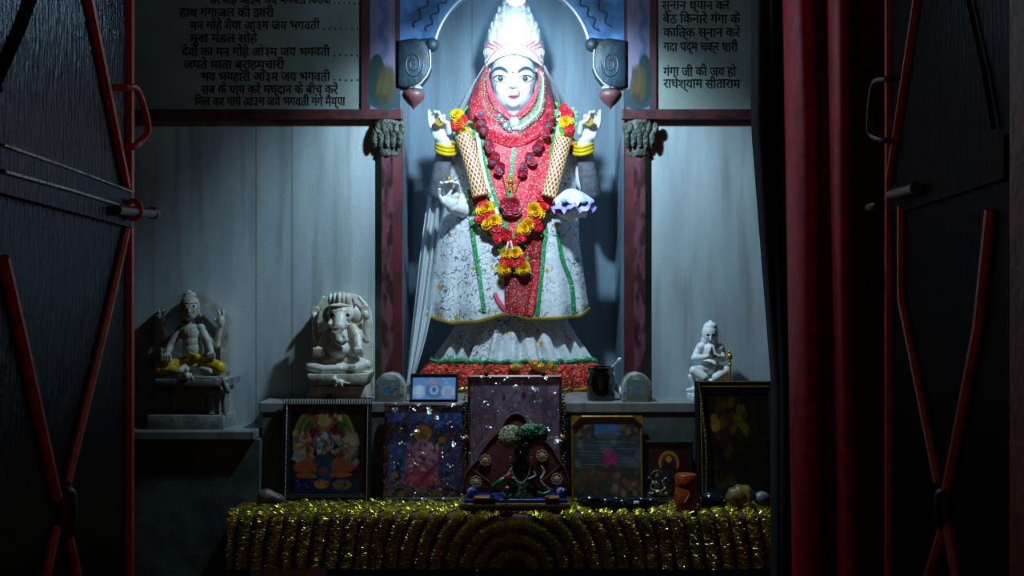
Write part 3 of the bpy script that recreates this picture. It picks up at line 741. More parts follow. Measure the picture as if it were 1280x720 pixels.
def hand(m, dw, raised=True):
    X = (lambda x: x) if not m else fxm
    p = lambda x, y, d: W(X(x), y, d)
    k = dw/F
    # forearm and wrist
    g.cap(p(586, 182, 4.13), p(548, 238, 4.11), .042, .034)
    g.cap(p(548, 238, 4.11), p(557, 182, 4.03), .036, .024)
    # palm
    g.ell(p(550, 166, 4.01), (.031, .017, .034)); g.ell(p(557, 160, 4.005), (.015, .016, .028)); g.ell(p(543, 160, 4.01), (.014, .015, .028))
    g.cap(p(556, 182, 4.03), p(552, 172, 4.015), .023, .026)
    # little finger, straight up at the outer side
    g.cap(p(538.5, 158, 4.0), p(536.5, 148, 3.997), .0085, .0078); g.cap(p(536.5, 148, 3.997), p(536, 138.5, 3.985), .0078, .006)
    # ring and middle fingers, raised then folded over
    g.cap(p(543, 153, 4.005), p(542, 142, 3.99), .0085, .0078); g.cap(p(542, 142, 3.99), p(543.5, 139.5, 3.970), .0076, .0064)
    g.cap(p(548.5, 152, 4.005), p(548, 140.5, 3.985), .0086, .0078); g.cap(p(548, 140.5, 3.985), p(548.5, 141, 3.962), .0076, .0064)
    # forefinger bent to meet the thumb
    g.cap(p(554, 154, 4.0), p(554.5, 145, 3.975), .0086, .0078); g.cap(p(554.5, 145, 3.975), p(550, 146.5, 3.955), .0078, .0062)
    # thumb from the side of the palm
    g.cap(p(561, 165, 3.995), p(559.5, 154, 3.972), .0115, .009); g.cap(p(559.5, 154, 3.972), p(552.5, 150.5, 3.955), .0088, .0068)
hand(False, 4.0); hand(True, 4.0)
# lower left hand, palm turned out, fingers curling forward
p = W
g.cap(p(590, 235, 4.09), p(578, 262, 4.03), .036, .030); g.cap(p(578, 262, 4.03), p(566, 258, 3.985), .030, .026)
g.ell(p(563, 250, 3.97), (.030, .018, .034)); g.ell(p(566, 243, 3.965), (.026, .016, .02))
for i, (a, b, c) in enumerate((((555, 240), (553.5, 231), (551, 228.5)), ((561, 238), (559.5, 228.5), (557, 228)), ((566.5, 237.5), (566, 227.5), (563, 227)), ((572, 240), (572.5, 231), (570, 228.5)))):
    g.cap(p(*a, 3.96), p(*b, 3.935), .0085, .0075); g.cap(p(*b, 3.935), p(*c, 3.912), .0075, .006)
g.cap(p(553, 252, 3.965), p(548, 243, 3.945), .0095, .008); g.cap(p(548, 243, 3.945), p(549, 236, 3.93), .008, .0065)
# lower right hand under the lotus
g.cap(p(690, 235, 4.09), p(701, 262, 4.04), .036, .028); g.cap(p(701, 262, 4.04), p(713, 269, 3.985), .026, .022)
g.ell(p(721, 268, 3.965), (.030, .022, .014))
for a, b, c in (((713, 268), (713, 263.5), (714.5, 260)), ((719, 268), (719, 263), (720, 259.5)), ((725, 268.5), (725.5, 264), (725.5, 260.5)), ((730.5, 269.5), (732, 266.5), (731.5, 263))):
    g.cap(p(*a, 3.95), p(*b, 3.925), .0088, .0078); g.cap(p(*b, 3.925), p(*c, 3.915), .0078, .0064)
g.cap(p(708, 268, 3.96), p(705, 266, 3.93), .010, .0075)
body = sculpt('body', g, m_stone, goddess, voxel=.0028, it=5)
BV = bvh_of(body)
m_fshade = M('grey forearm shade', hx('#7b7c86'), .7, noise=(60, hx('#63646e'), .4, .65))  # grey tubes over the forearms, painting the shade of the raised hands
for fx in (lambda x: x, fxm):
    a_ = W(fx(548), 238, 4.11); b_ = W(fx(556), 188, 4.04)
    build('forearm_shade', G().cap(a_, b_, .0385, .0295, 24, 16), m_fshade, goddess)
def face(name, pts, eps, mat, n=2):
    "a painted feature laid on the face: outline pixels filled as a fan of rings"
    c = Vector((sum(q[0] for q in pts)/len(pts), sum(q[1] for q in pts)/len(pts)))
    rows = []
    for k in range(4):
        f = (k+.02)/3.02
        rows.append([onto(BV, c.x+(q[0]-c.x)*f, c.y+(q[1]-c.y)*f, 4.02, eps) for q in pts])
    return build(name, G().sheet(rows, closed_u=True), mat, body)
def almond(cx, cy, w, h, n=20, tilt=0):
    out = []
    for i in range(n):
        a = 2*PI*i/n; x = math.cos(a); y = math.sin(a)
        yy = y*(1-abs(x)**2.2*.55)*h
        out.append((cx+x*w, cy+yy+tilt*x))
    return out
def circ(cx, cy, r, n=16): return [(cx+r*math.cos(2*PI*i/n), cy+r*math.sin(2*PI*i/n)) for i in range(n)]
for s, ex in ((-1, 625.2), (1, 657.0)):
    ey = 98.6
    face('eye_line', almond(ex-s*-.6, ey-.3, 10.0, 4.8, tilt=0), .0012, m_black)
    face('eye_white', almond(ex, ey+.2, 8.7, 3.6), .0020, m_white)
    face('iris', circ(ex-s*.5, ey-.1, 3.5), .0028, m_iris)
    face('pupil', circ(ex-s*.5, ey-.1, 1.5), .0034, m_black)
    face('eye_glint', circ(ex-s*.5-.3, ey-.9, .7), .0040, m_white)
    br = [(ex-s*9.5, 91.0), (ex-s*6, 87.6), (ex-s*.5, 85.2), (ex+s*5, 86.3), (ex+s*10.5, 91.5)]
    pts = smooth_path([onto(BV, x, y, 4.02, .0005) for x, y in br], 18)
    build('eyebrow', G().tube(pts, [(.0014+.0052*math.sin(PI*min(.97, max(.03, (i+2)/21)))) for i in range(18)], 6), m_brow, body)
face('lower_lip', [(636, 121.2), (639, 120.9), (642, 121.2), (645, 120.9), (648.2, 121.0), (645.5, 123.3), (642, 124.2), (638.5, 123.4)], .0012, m_lip)
face('upper_lip', [(634, 120.9), (638, 119.4), (640.5, 118.9), (642, 119.5), (643.5, 118.9), (646, 119.4), (650, 120.7), (646, 121.3), (642, 121.6), (638, 121.4)], .0016, m_lip)
build('bindi', G().ell(onto(BV, 641, 90.6, 4.02, 0), (.004, .002, .004)), M('red bindi', hx('#a8203a'), .4), body)
build('nose_ring', G().tube([onto(BV, 648, 116.5, 4.02, .004)+Vector((.005*math.cos(a), 0, .006*math.sin(a))) for a in np.linspace(0, 2*PI, 15)[:-1]], .0012, 6, closed=True), m_goldp, body)

# -- white brocade robe: one lofted shell, shoulders to hem
ROBE = [(148, 58, .075, 641.5), (165, 66, .095, 641.5), (185, 74, .105, 641), (205, 80, .11, 640), (240, 84, .115, 638), (270, 86, .12, 638), (300, 90, .128, 634.5), (330, 94, .138, 634.5), (360, 98.5, .152, 634.5), (382, 102, .165, 634.5), (396, 101, .168, 634.5)]
def tab(t, y, k): return interp([(r[0], r[k]) for r in t], y)
def hemy(u):   # photo row of the robe's hem at angle u, front is -pi/2
    c = math.cos(u)
    fr = [(-1, 390), (-.9, 397), (-.62, 403), (-.3, 400.5), (.0, 391), (.1, 393), (.2, 397.5), (.55, 397), (.85, 394.5), (1, 386)]
    return interp(fr, c)
def robe_pt(u, y, off=0):
    hw = R(tab(ROBE, y, 1), DS); dp = tab(ROBE, y, 2); cx = W(tab(ROBE, y, 3), 0, DS).x
    k = max(0, (y-250)/150)
    w_ = 1+ .085*k*math.sin(u*13+1.3)+.03*k*math.sin(u*7+.4+y*.02)
    c, s = math.cos(u), math.sin(u)
    ex = .86
    x = cx+math.copysign(abs(c)**ex, c)*(hw+off); yy = DS+.03+math.copysign(abs(s)**ex, s)*(dp*w_+off)
    return Vector((x, yy, W(0, y, DS).z))
rows = []
NR = 60; NU = 150
for j in range(NR):
    row = []
    for i in range(NU):
        u = 2*PI*i/NU; y = 150+(hemy(u)-150)*j/(NR-1); row.append(robe_pt(u, y))
    rows.append(row)
robe = build('brocade_robe', G().sheet(rows, closed_u=True, thick=.004), m_broc, goddess)
RB = bvh_of(robe)
build('gold_hem', G().tube([robe_pt(2*PI*i/NU, hemy(2*PI*i/NU)-.3, .002) for i in range(NU)], .0065, 6, closed=True), m_hem, robe)
def panel(name, left, right, mat, parent=None, eps=.006, n=40, m=14, bvh=None, thick=.003, wob=0):
    L = smooth_path([(x, y, 0) for x, y in left], n); Rr = smooth_path([(x, y, 0) for x, y in right], n)
    rows = []
    for a, b in zip(L, Rr):
        row = []
        for k in range(m):
            q = a.lerp(b, k/(m-1)); e = eps + wob*math.sin(k*1.7+q.y*.08)
            row.append(onto(bvh or RB, q.x, q.y, DS-.1, e))
        rows.append(row)
    return build(name, G().sheet(rows, thick=thick), mat, parent or goddess)
def ribbon(name, pts, w, mat, parent=None, eps=.010, bvh=None, n=40, thick=.002):
    c = smooth_path([(x, y, 0) for x, y in pts], n); rows = []
    for i, q in enumerate(c):
        t = (c[min(i+1, n-1)]-c[max(i-1, 0)]).normalized(); nn = Vector((-t.y, t.x, 0))
        rows.append([onto(bvh or RB, q.x+nn.x*w*k, q.y+nn.y*w*k, DS-.1, eps-abs(k)*.002) for k in (-.5, 0, .5)])
    return build(name, G().sheet(rows, thick=thick), mat, parent or goddess)
# red bodice of the veil, narrowing to the waist, then the deep red panel to the hem
bod = panel('red_bodice', [(590, 150), (597, 175), (602, 205), (611, 240), (620, 268), (628, 298)], [(696, 150), (693, 180), (691, 210), (687, 240), (680, 268), (672, 298)], m_redcl, eps=.012, wob=.0025)
low = panel('red_front_panel', [(622, 262), (629, 300), (630, 345), (632, 384), (637, 391)], [(680, 262), (677, 300), (673, 345), (668, 384), (664, 396)], m_redd, eps=.006, wob=.0015)
ribbon('pink_edge', [(671, 325), (668, 360), (662, 394)], 6, m_redcl, low, .011)
ribbon('pink_edge', [(618, 366), (626, 380), (637, 391)], 5, m_pink, robe, .006)
for pts in ([(589, 275), (594, 312), (600, 350), (605, 390)], [(682, 285), (678, 330), (674, 365), (671, 396)], [(697, 290), (703, 325), (714, 355), (717, 392)]):
    ribbon('green_ribbon', pts, 5.2, m_green, robe, .004)
for q, pts in ((-1, [(593, 134), (599, 165), (605, 205), (614, 240), (625, 268)]), (1, [(697, 134), (694, 170), (691, 210), (687, 245)])):
    ribbon('white_edging', [(x+q*2.2, y) for x, y in pts], 5, m_whrib, bod, .016)
    ribbon('green_edging', [(x-q*2.4, y) for x, y in pts], 4.4, m_green, bod, .017)
ribbon('green_cord', [(644, 164), (642, 190), (639, 218), (638, 235)], 5.5, m_green, bod, .016)
ribbon('green_cord', [(637, 236), (634, 262), (631, 285)], 5.5, m_green, bod, .016)

# -- pleated skirt below the robe with a red tinsel frill
SK = [(384, 60, .115), (400, 68, .125), (420, 76, .138), (440, 88, .152), (458, 101, .168), (478, 112, .182), (497, 120, .192)]
def skirt_pt(u, y, off=0, amp=1):
    hw = R(tab(SK, y, 1), DS); dp = tab(SK, y, 2); k = min(1, max(0, (y-392)/45))
    w_ = (.017*math.sin(u*23+.6*math.sin(u*3))+.006*math.sin(u*41+2))*k*amp
    c, s = math.cos(u), math.sin(u)
    return Vector((W(641.5, 0, DS).x+c*(hw+w_+off), DS+.035+s*(dp+w_+off), W(0, y, DS).z))
NU2 = 320
yb = 360+(CZ-Z_LEDGE)*F/DS-.8
rows = [[skirt_pt(2*PI*i/NU2, 384+(yb-384)*j/40) for i in range(NU2)] for j in range(41)]
skirt = build('pleated_skirt', G().sheet(rows, closed_u=True), m_broc, goddess)
rg = np.random.RandomState(5)
nz = rg.rand(26, NU2)
rows = []
for j in range(26):
    y = 451+(yb-451)*j/25; e = .004+.012*math.sin(PI*min(1, j/25*1.02+.02))
    rows.append([skirt_pt(2*PI*i/NU2, y, e+.011*nz[j][i], .6) for i in range(NU2)])
build('red_frill', G().sheet(rows, closed_u=True), m_frill, goddess, ang=180)
for yy, mm, r_ in ((449.5, m_green, .008), (yb-3, m_hem, .006)):
    build('frill_trim', G().tube([skirt_pt(2*PI*i/NU2, yy+1.3*math.sin(i*.55), .010, .8) for i in range(NU2)], r_, 6, closed=True), mm, skirt)
# gold foil bundle tucked at the skirt's foot
build('gold_foil', G().ell(W(672, 457, 3.92), (.035, .02, .018), Matrix.Rotation(.4, 3, 'Y')).ell(W(645, 459, 3.92), (.03, .02, .013)).ell(W(690, 459, 3.93), (.016, .016, .022), Matrix.Rotation(-.6, 3, 'Y')), M('brown gold foil', hx('#d9963a'), .3, metal=.6, bump=(60, 1, .02)), goddess)

# -- hood of the veil round the face, falling to the shoulders
edge = [(611, 88), (609.5, 96), (612, 108), (617, 120), (626, 133), (636, 142), (642, 145.5), (648, 142), (658, 133), (667, 120), (672, 108), (674.5, 96), (673, 88)]
outer = [(607, 82), (596, 100), (590, 116), (585, 132), (588, 152), (608, 170), (642, 184), (674, 170), (693, 152), (693, 132), (689, 116), (686, 100), (677, 82)]
mid = [((a[0]+b[0])/2, (a[1]+b[1])/2) for a, b in zip(edge, outer)]
def curve3(pts, d, n=60):
    return smooth_path([W(x, y, dd) for (x, y), dd in zip(pts, d)], n)
de = [4.055, 4.05, 4.04, 4.028, 4.012, 4.003, 4.0, 4.003, 4.012, 4.028, 4.04, 4.05, 4.055]
dm = [4.04, 4.035, 4.02, 4.005, 3.998, 3.992, 3.99, 3.992, 3.998, 4.005, 4.02, 4.035, 4.04]
do = [4.09, 4.10, 4.10, 4.07, 4.045, 4.012, 4.006, 4.012, 4.045, 4.07, 4.10, 4.10, 4.09]
db = [4.20, 4.21, 4.20, 4.18, 4.15, 4.06, 4.05, 4.06, 4.15, 4.18, 4.20, 4.21, 4.20]
C = [curve3(edge, de), curve3(mid, dm), curve3(outer, do), curve3([(x*.97+641*.03, y+3) for x, y in outer], db)]
rows = []
for i in range(60):
    row = smooth_path([c[i] for c in C], 22)
    rows.append([q+Vector((0, .003*math.sin(k*1.1+i*.25), 0)) for k, q in enumerate(row)])
hood = build('red_hood', G().sheet(rows, thick=.003), m_redcl, goddess)
# hood edging bands: pink rim, beaded dark band, green
def along(f, dd=.004):
    return [C[0][i].lerp(C[1][i], f)-Vector((0, dd, 0)) if f <= 1 else C[1][i].lerp(C[2][i], f-1)-Vector((0, dd, 0)) for i in range(60)]
build('pink_rim', G().tube(along(.0, .001), .0052, 6), m_pink, hood)
build('beaded_band', G().tube(along(.36), .0070, 6, flat=.6), m_groom, hood)
build('green_band', G().tube(along(.72, .006)[2:31], .0050, 6, flat=.6), m_green, hood)
build('green_band', G().tube(along(.62, .006)[29:58], .0080, 6, flat=.6), m_green, hood)
build('white_band', G().tube(along(.80, .008)[29:58], .0050, 6, flat=.6), m_whrib, hood)
build('beaded_band', G().tube(along(1.02, .006)[32:58], .0062, 6, flat=.6), m_groom, hood)

# -- crown
crown = G()
cz = W(0, 84, 4.11).z; cx = W(642.5, 0, 4.11).x; CB = 4.115
def cr(px): return R(px, 4.11)
prof = [(35, 86), (36, 80), (36.5, 70), (37, 60), (35.5, 52), (32, 46), (30, 44), (29.5, 38), (26.5, 33), (25.5, 28), (22.5, 23), (21, 18), (17, 12), (15.5, 8), (11, 2), (9, -3), (4, -8), (.5, -10)]
pr = [(cr(r), W(0, y, 4.11).z) for r, y in prof][::-1]
rows = []; n = 96
for r, z in pr:
    rows.append([Vector((cx+r*math.cos(2*PI*k/n)*(1+.018*math.cos(12*2*PI*k/n)), CB+.92*r*math.sin(2*PI*k/n)*(1+.018*math.cos(12*2*PI*k/n)), z-(.018 if False else 0))) for k in range(n)])
# the front of the rim rises over the forehead
for j, row in enumerate(rows):
    y_ = prof[::-1][j][1]
    if y_ > 60:
        for k, v in enumerate(row):
            s_ = -math.sin(2*PI*k/n); 
            if s_ > 0: v.z += .034*s_**2*(y_-60)/26
crown.sheet(rows, closed_u=True)
cro = build('crown', crown, m_crown, goddess)
def cpt(a, y, off=0):
    "point on the crown at angle a (0 = front, + to the right) and photo row y"
    r = cr(interp(prof[::-1], 0) if False else float(np.interp(y, [q[1] for q in prof[::-1]], [q[0] for q in prof[::-1]])))+off
    z = W(0, y, 4.11).z
    if y > 60: z += .034*max(0, math.cos(a))**2*(y-60)/26
    return Vector((cx+r*math.sin(a), CB-.92*r*math.cos(a), z))
g = G(); gp = G()
for yy, nb, rb in ((84, 64, .0036), (78, 70, .003), (70, 64, .003), (46, 52, .0045), (33, 46, .004), (23, 38, .0038), (12, 30, .0034), (2, 20, .003)):
    for k in range(nb):
        g.ell(cpt(2*PI*k/nb, yy, .001), rb, u=8, v=6)
# pointed leaves in tiers
for yy, nb, h, w_ in ((47, 15, 11, .011), (36, 13, 9, .010), (26, 11, 8, .009), (16, 9, 8, .008), (6, 7, 7, .007)):
    for k in range(nb):
        a = 2*PI*(k+.5*(int(yy) % 2))/nb; c = cpt(a, yy-h*.4, .004)
        g.ell(c, (w_, .006, R(h*.62, 4.11)), Matrix.Rotation(a, 3, 'Z') @ Matrix.Rotation(-.1, 3, 'X'), u=10, v=8)
for k in range(36):
    a = 2*PI*k/36; c = cpt(a, 66, .002); g.ell(c, (.006, .004, .010), Matrix.Rotation(a, 3, 'Z'), u=8, v=6)
build('crown_pearls', g, m_pearl, cro)
for s in (-1, 1):          # pink peacock-tail crests on the sides
    for q, (a0, y0, a1, y1) in enumerate(((.42, 66, 1.25, 50), (.55, 68, 1.3, 57), (.7, 70, 1.35, 63))):
        gp.tube([cpt(s*(a0+(a1-a0)*t), y0+(y1-y0)*t-4*math.sin(PI*t), .004) for t in np.linspace(0, 1, 9)], .0034, 6)
    gp.tube([cpt(s*(.05+.95*t), 60+20*t, .003) for t in np.linspace(0, 1, 12)], .0028, 6)
build('crown_inlay', gp, m_crpink, cro)
fr = G()
for t, h in ((0, 24), (-.42, 18), (.42, 18), (-.85, 15), (.85, 15)):      # upright crest plates
    c = cpt(t, 50, .006); fr.ell(c, (.022, .007, R(h*.6, 4.1)), Matrix.Rotation(t, 3, 'Z') @ Matrix.Rotation(-.08, 3, 'X'), u=14, v=10)
build('crown_crest', fr, m_crown, cro)

# -- lattice sleeves, necklace, bangles, tassels
m_latt = lattice_mat('gold net over red', hx('#9c3a2c'), hx('#e6d3a0'), 1)
def sleeve(pts, r0):
    P = smooth_path([W(*q) for q in pts], 24); g = G(); n = 20
    uvl = g.bm.loops.layers.uv.new('UVMap')
    rings = []
    for i, c in enumerate(P):
        t = (P[min(i+1, 23)]-P[max(i-1, 0)]).normalized(); nx = t.cross(Vector((0, 1, 0))).normalized(); ny = t.cross(nx)
        rr = r0*(1-.1*i/23)
        rings.append([g.bm.verts.new(c+nx*math.cos(2*PI*k/n)*rr+ny*math.sin(2*PI*k/n)*rr*.8) for k in range(n)])
    for i in range(23):
        for k in range(n):
            f = g.bm.faces.new((rings[i][k], rings[i][(k+1) % n], rings[i+1][(k+1) % n], rings[i+1][k]))
            for lp, (a, b) in zip(f.loops, ((k, i), (k+1, i), (k+1, i+1), (k, i+1))):
                lp[uvl].uv = (a/n*12, b/23*9)
    g.bm.faces.new(rings[0][::-1]); g.bm.faces.new(rings[-1])
    build('net_sleeve', g, m_latt, goddess)
sleeve([(579, 168, 3.99), (586, 190, 3.985), (593, 215, 3.975), (600, 245, 3.965)], .031)
sleeve([(704, 172, 3.99), (700, 192, 3.985), (694, 216, 3.975), (686, 246, 3.965)], .031)
for fx in (lambda x: x, fxm):
    for q, (y, rr) in enumerate(((179.5, .034), (184, .034), (188.5, .035))):
        c = W(fx(557.2), y, 4.03); ax = (W(fx(557), 182, 4.03)-W(fx(548), 238, 4.11)).normalized()
        n1 = ax.cross(Vector((0, 1, 0))).normalized(); n2 = ax.cross(n1)
        build('bangle', G().tube([c+n1*math.cos(a)*rr+n2*math.sin(a)*rr for a in np.linspace(0, 2*PI, 25)[:-1]], .0068, 8, closed=True), m_bangle, goddess)
c = W(548, 236, 4.105)
build('gold_tassel', G().cap(W(561, 222, 4.05), W(559, 250, 4.06), .006, .005).ell(W(561, 236, 4.05), .009), m_goldp, goddess)
nk = G()
for x, y, r in ((643, 153, 8.2), (632, 157, 4.5), (655, 157, 4.5), (627, 151, 3.4), (660, 151, 3.4), (624, 145, 3), (664, 145, 3), (637, 162, 3.3), (650, 162, 3.3)):
    q = onto(bvh_of(hood), x, y, 4.0, .004)
    q = Vector((W(x, y, q.y).x, q.y, W(x, y, q.y).z))
    nk.ell(q, (R(r, 4), .006, R(r, 4)), u=14, v=8)
    for k in range(8): nk.ell(q+Vector((R(r, 4)*math.cos(k*PI/4), -.003, R(r, 4)*math.sin(k*PI/4))), .0026, u=8, v=6)
build('silver_necklace', nk, m_silver, goddess)
ch = G()
for k in range(9): ch.ell(onto(RB, 639-(k*.2), 222+k*2, 4.0, .026), .0042 if k != 3 else .010, u=8, v=6)
for s in (-1, 1):
    for k in range(9): ch.ell(onto(RB, 638+s*k*.9, 228+k*2.2, 4.0, .022), .0024, u=8, v=6)
build('gold_pendant', ch, m_goldp, goddess)

# -- long sheer veil falling from the crown at the left, a narrow one at the right
def veil(left, right, dl, dr, name):
    L = smooth_path([W(x, y, d) for (x, y), d in zip(left, dl)], 60); Rr = smooth_path([W(x, y, d) for (x, y), d in zip(right, dr)], 60)
    rows = []
    for i, (a, b) in enumerate(zip(L, Rr)):
        k = min(1, i/18)
        rows.append([a.lerp(b, t)+Vector((0, .014*k*math.sin(t*17+i*.03), 0)) for t in np.linspace(0, 1, 26)])
    return build(name, G().sheet(rows), m_veil, goddess)
veil([(606.5, 80), (589, 108), (573, 139), (553, 180), (538, 225), (527, 300), (518, 380), (511, 440), (507, 484)], [(610, 84), (595, 110), (580, 145), (567, 195), (560, 235), (553, 300), (543, 370), (532, 425), (516, 478)], [4.12, 4.14, 4.15, 4.16, 4.16, 4.14, 4.1, 4.02, 3.92], [4.11, 4.13, 4.14, 4.15, 4.15, 4.13, 4.08, 3.98, 3.9], 'long_veil')
veil([(677, 82), (688, 105), (694, 125), (700, 150)], [(680, 80), (692, 104), (699, 125), (704, 150)], [4.12, 4.14, 4.15, 4.16], [4.14, 4.16, 4.17, 4.18], 'short_veil')

# -- gold discs held in the two raised hands, lotus in the lower right hand
for fx, nm in ((lambda x: x, 'small gold disc in the raised hand above the long sheer veil'), (fxm, 'small gold disc in the raised hand above the lavender lotus')):
    c = W(fx(549.5), 152, 3.962)
    o = build('gold_disc', G().lathe([(.002, -.003), (.015, -.003), (.016, 0), (.015, .003), (.002, .003)], (0, 0, 0), 24, tilt=Matrix.Rotation(PI/2, 3, 'X')), m_goldp, None)
    o.location = c; setp(o, nm, 'ornament', 'gold discs in the raised hands')
m_lot = M('white lavender petals', hx('#d9dff2'), .5, noise=(22, hx('#a99be0'), .5, .72), mix2=None, bump=(40, .3))
m_lot2 = M('lavender petals', hx('#a79be2'), .5, noise=(22, hx('#7b6fc4'), .45, .7))
m_cyan = M('cyan petal spots', hx('#7fd0da'), .5)
lot = thing('cloth_lotus', 'crumpled white and lavender cloth lotus on the goddess\' lower hand', 'flower', W(716, 258, 3.95))
def dome(g, c, rx, ry, h, nf, ph, droop, sx=0):
    rows = []
    for j in range(16):
        t = j/15; row = []
        for k in range(72):
            a = 2*PI*k/72
            ruf = (math.sin(nf*a+ph)*.10+math.sin(nf*1.7*a+ph*2)*.05)*t**1.5
            r = t*(1+ruf); z = h*math.cos(min(t, 1)*1.45)-droop*t**3+(.010*math.sin(nf*a+ph)+.005*math.sin(2.3*nf*a))*t**2
            row.append(c+Vector((rx*r*math.cos(a)+sx*(1-t), ry*r*math.sin(a), z)))
        rows.append(row)
    return g.sheet(rows, closed_u=True, thick=.003)
c = W(716.5, 262, 3.95)
build('outer_petals', dome(G(), c+Vector((0, 0, .004)), .074, .055, .045, 7, .4, .014), m_lot2, lot)
build('inner_petals', dome(G(), c+Vector((0, -.003, .018)), .066, .050, .056, 6, 1.2, .004, -.008), m_lot, lot)
build('cyan_spot', G().ell(W(705, 251, 3.905), (.013, .008, .009)), m_cyan, lot)
build('cyan_spot', G().ell(W(729, 252, 3.905), (.011, .008, .008)), m_cyan, lot)

# ------------------------------------------------------------------ garlands
m_mari = M('yellow marigold', hx('#ffd000'), .55, noise=(120, hx('#f5b000'), .45, .7))
m_rose = M('red cloth rose', hx('#de1626'), .5, noise=(90, hx('#a80d1a'), .45, .7))
m_rosed = M('maroon cloth rose', hx('#a81a34'), .5, noise=(90, hx('#74101f'), .45, .7))
m_leaf = M('green garland leaves', hx('#3d9a3a'), .5, noise=(70, hx('#6cc060'), .45, .7))
m_teal = M('teal foil star', hx('#2a8296'), .3, metal=.5)
def marigold_me():
    g = G()
    for ly, (n, r, z, tl) in enumerate(((17, .027, 0, .12), (16, .024, .004, .4), (14, .018, .009, .7), (10, .012, .013, 1.0), (6, .007, .015, 1.3))):
        for k in range(n):
            a = 2*PI*k/n+ly*.3; ca, sa = math.cos(a), math.sin(a)
            up = math.sin(tl); ou = math.cos(tl); w = .0046
            f = lambda rr, s: Vector((ca*rr*ou-sa*s, sa*rr*ou+ca*s, z+rr*up))
            g.sheet([[f(.003, -.002), f(.003, .002)], [f(r*.6, -w), f(r*.6, w)], [f(r, -w*.9)+Vector((0, 0, .003)), f(r, w*.9)+Vector((0, 0, -.002))]])
    g.ell((0, 0, .002), (.014, .014, .010), u=12, v=8)
    return g
def rose_me():
    g = G()
    for ly, (n, r, z, tl) in enumerate(((5, .024, 0, .35), (5, .019, .003, .7), (4, .013, .005, 1.05), (3, .008, .006, 1.3))):
        for k in range(n):
            a = 2*PI*k/n+ly*.55; ca, sa = math.cos(a), math.sin(a); rows = []
            for t in (0, .35, .7, 1):
                rr = r*t; w = r*.72*math.sin(PI*(.15+.62*t)); tt = tl*(1.15-.45*t)
                rows.append([Vector((ca*rr*math.cos(tt)-sa*s*w, sa*rr*math.cos(tt)+ca*s*w, z+rr*math.sin(tt)*(1-.25*s*s))) for s in (-1, -.4, .4, 1)])
            g.sheet(rows)
    g.ell((0, 0, .004), (.010, .010, .009), u=10, v=8)
    return g
def mesh_of(g, name, mat):
    o = build(name, g, mat, None, ang=180); me = o.data; bpy.data.objects.remove(o); return me
me_mari = mesh_of(marigold_me(), 'marigold', m_mari); me_rose = mesh_of(rose_me(), 'red_rose', m_rose); me_rosed = mesh_of(rose_me(), 'maroon_rose', m_rosed)
TB = bvh_of(bod)
def place(me, name, parent, px, py, d, s=1.0, tilt=None):
    o = bpy.data.objects.new(name, me); COL.objects.link(o); o.parent = parent
    c = W(px, py, d); o.location = c-ORG[parent.name]; ORG[o.name] = ORG[parent.name]
    rx = PI/2+random.uniform(-.35, .35); o.rotation_euler = (rx, random.uniform(-.4, .4), random.uniform(-.4, .4))
    o.scale = (s, s, s*1.1); return o
gar = thing('flower_garland', 'long garland of yellow marigolds and red roses round the goddess\' shoulders', 'garland', W(636, 320, 3.95))
def gd(x, y):
    "depth of the cloth under a garland flower"
    h = RB.ray_cast(Vector((W(x, y, 4.0).x, 2.5, W(x, y, 4.0).z)), Vector((0, 1, 0)))
    return (h[0].y if h[0] is not None else 4.04)-.030
YEL = [(572, 145), (578, 164), (574, 153), (708, 152), (709, 163), (707, 171), (603, 264), (609, 260), (611, 281), (617, 277), (655, 287), (660, 281), (672, 267), (668, 262), (634, 317), (643, 318), (630, 336), (653, 335)]
RED = [(571, 156), (578, 150), (584, 171), (580, 174), (704, 136), (709, 143), (711, 161), (704, 180), (698, 189), (712, 182), (595, 243), (602, 241), (603, 254), (597, 250), (600, 273), (612, 269), (618, 285), (622, 298), (678, 246), (688, 253), (693, 243), (681, 257), (669, 277), (672, 284), (651, 297), (632, 294), (640, 305), (630, 327), (640, 328), (649, 327)]
for x, y in YEL: place(me_mari, 'marigold', gar, x, y, gd(x, y), random.uniform(.92, 1.15))
for x, y in RED: place(me_rose, 'rose', gar, x, y, gd(x, y)-.006, random.uniform(.78, 1.0))
lv = G()
rgl = random.Random(3)
for x, y in YEL+RED:
    for k in range(4):
        a = rgl.uniform(0, 2*PI); q = W(x+9*math.cos(a), y+8*math.sin(a), gd(x, y)+.006); dirv = Vector((math.cos(a), -.25, -math.sin(a))).normalized(); sd = dirv.cross(Vector((0, 1, 0))).normalized()
        lv.sheet([[q-dirv*.012, q-dirv*.012+sd*.001], [q-sd*.007+Vector((0, -.003, 0)), q+sd*.007], [q+dirv*.014, q+dirv*.014+sd*.001]])
lo_ = build('leaves', lv, m_leaf, gar, smooth=False); lo_['kind'] = 'stuff'
beads = G()
for k in range(14): beads.ell(W(637+(-1)**k*(1.5+k*.25), 302+k*1.1, gd(637, 305)-.02), .004, u=8, v=6)
build('bead_tassel', beads, m_pearl, gar)
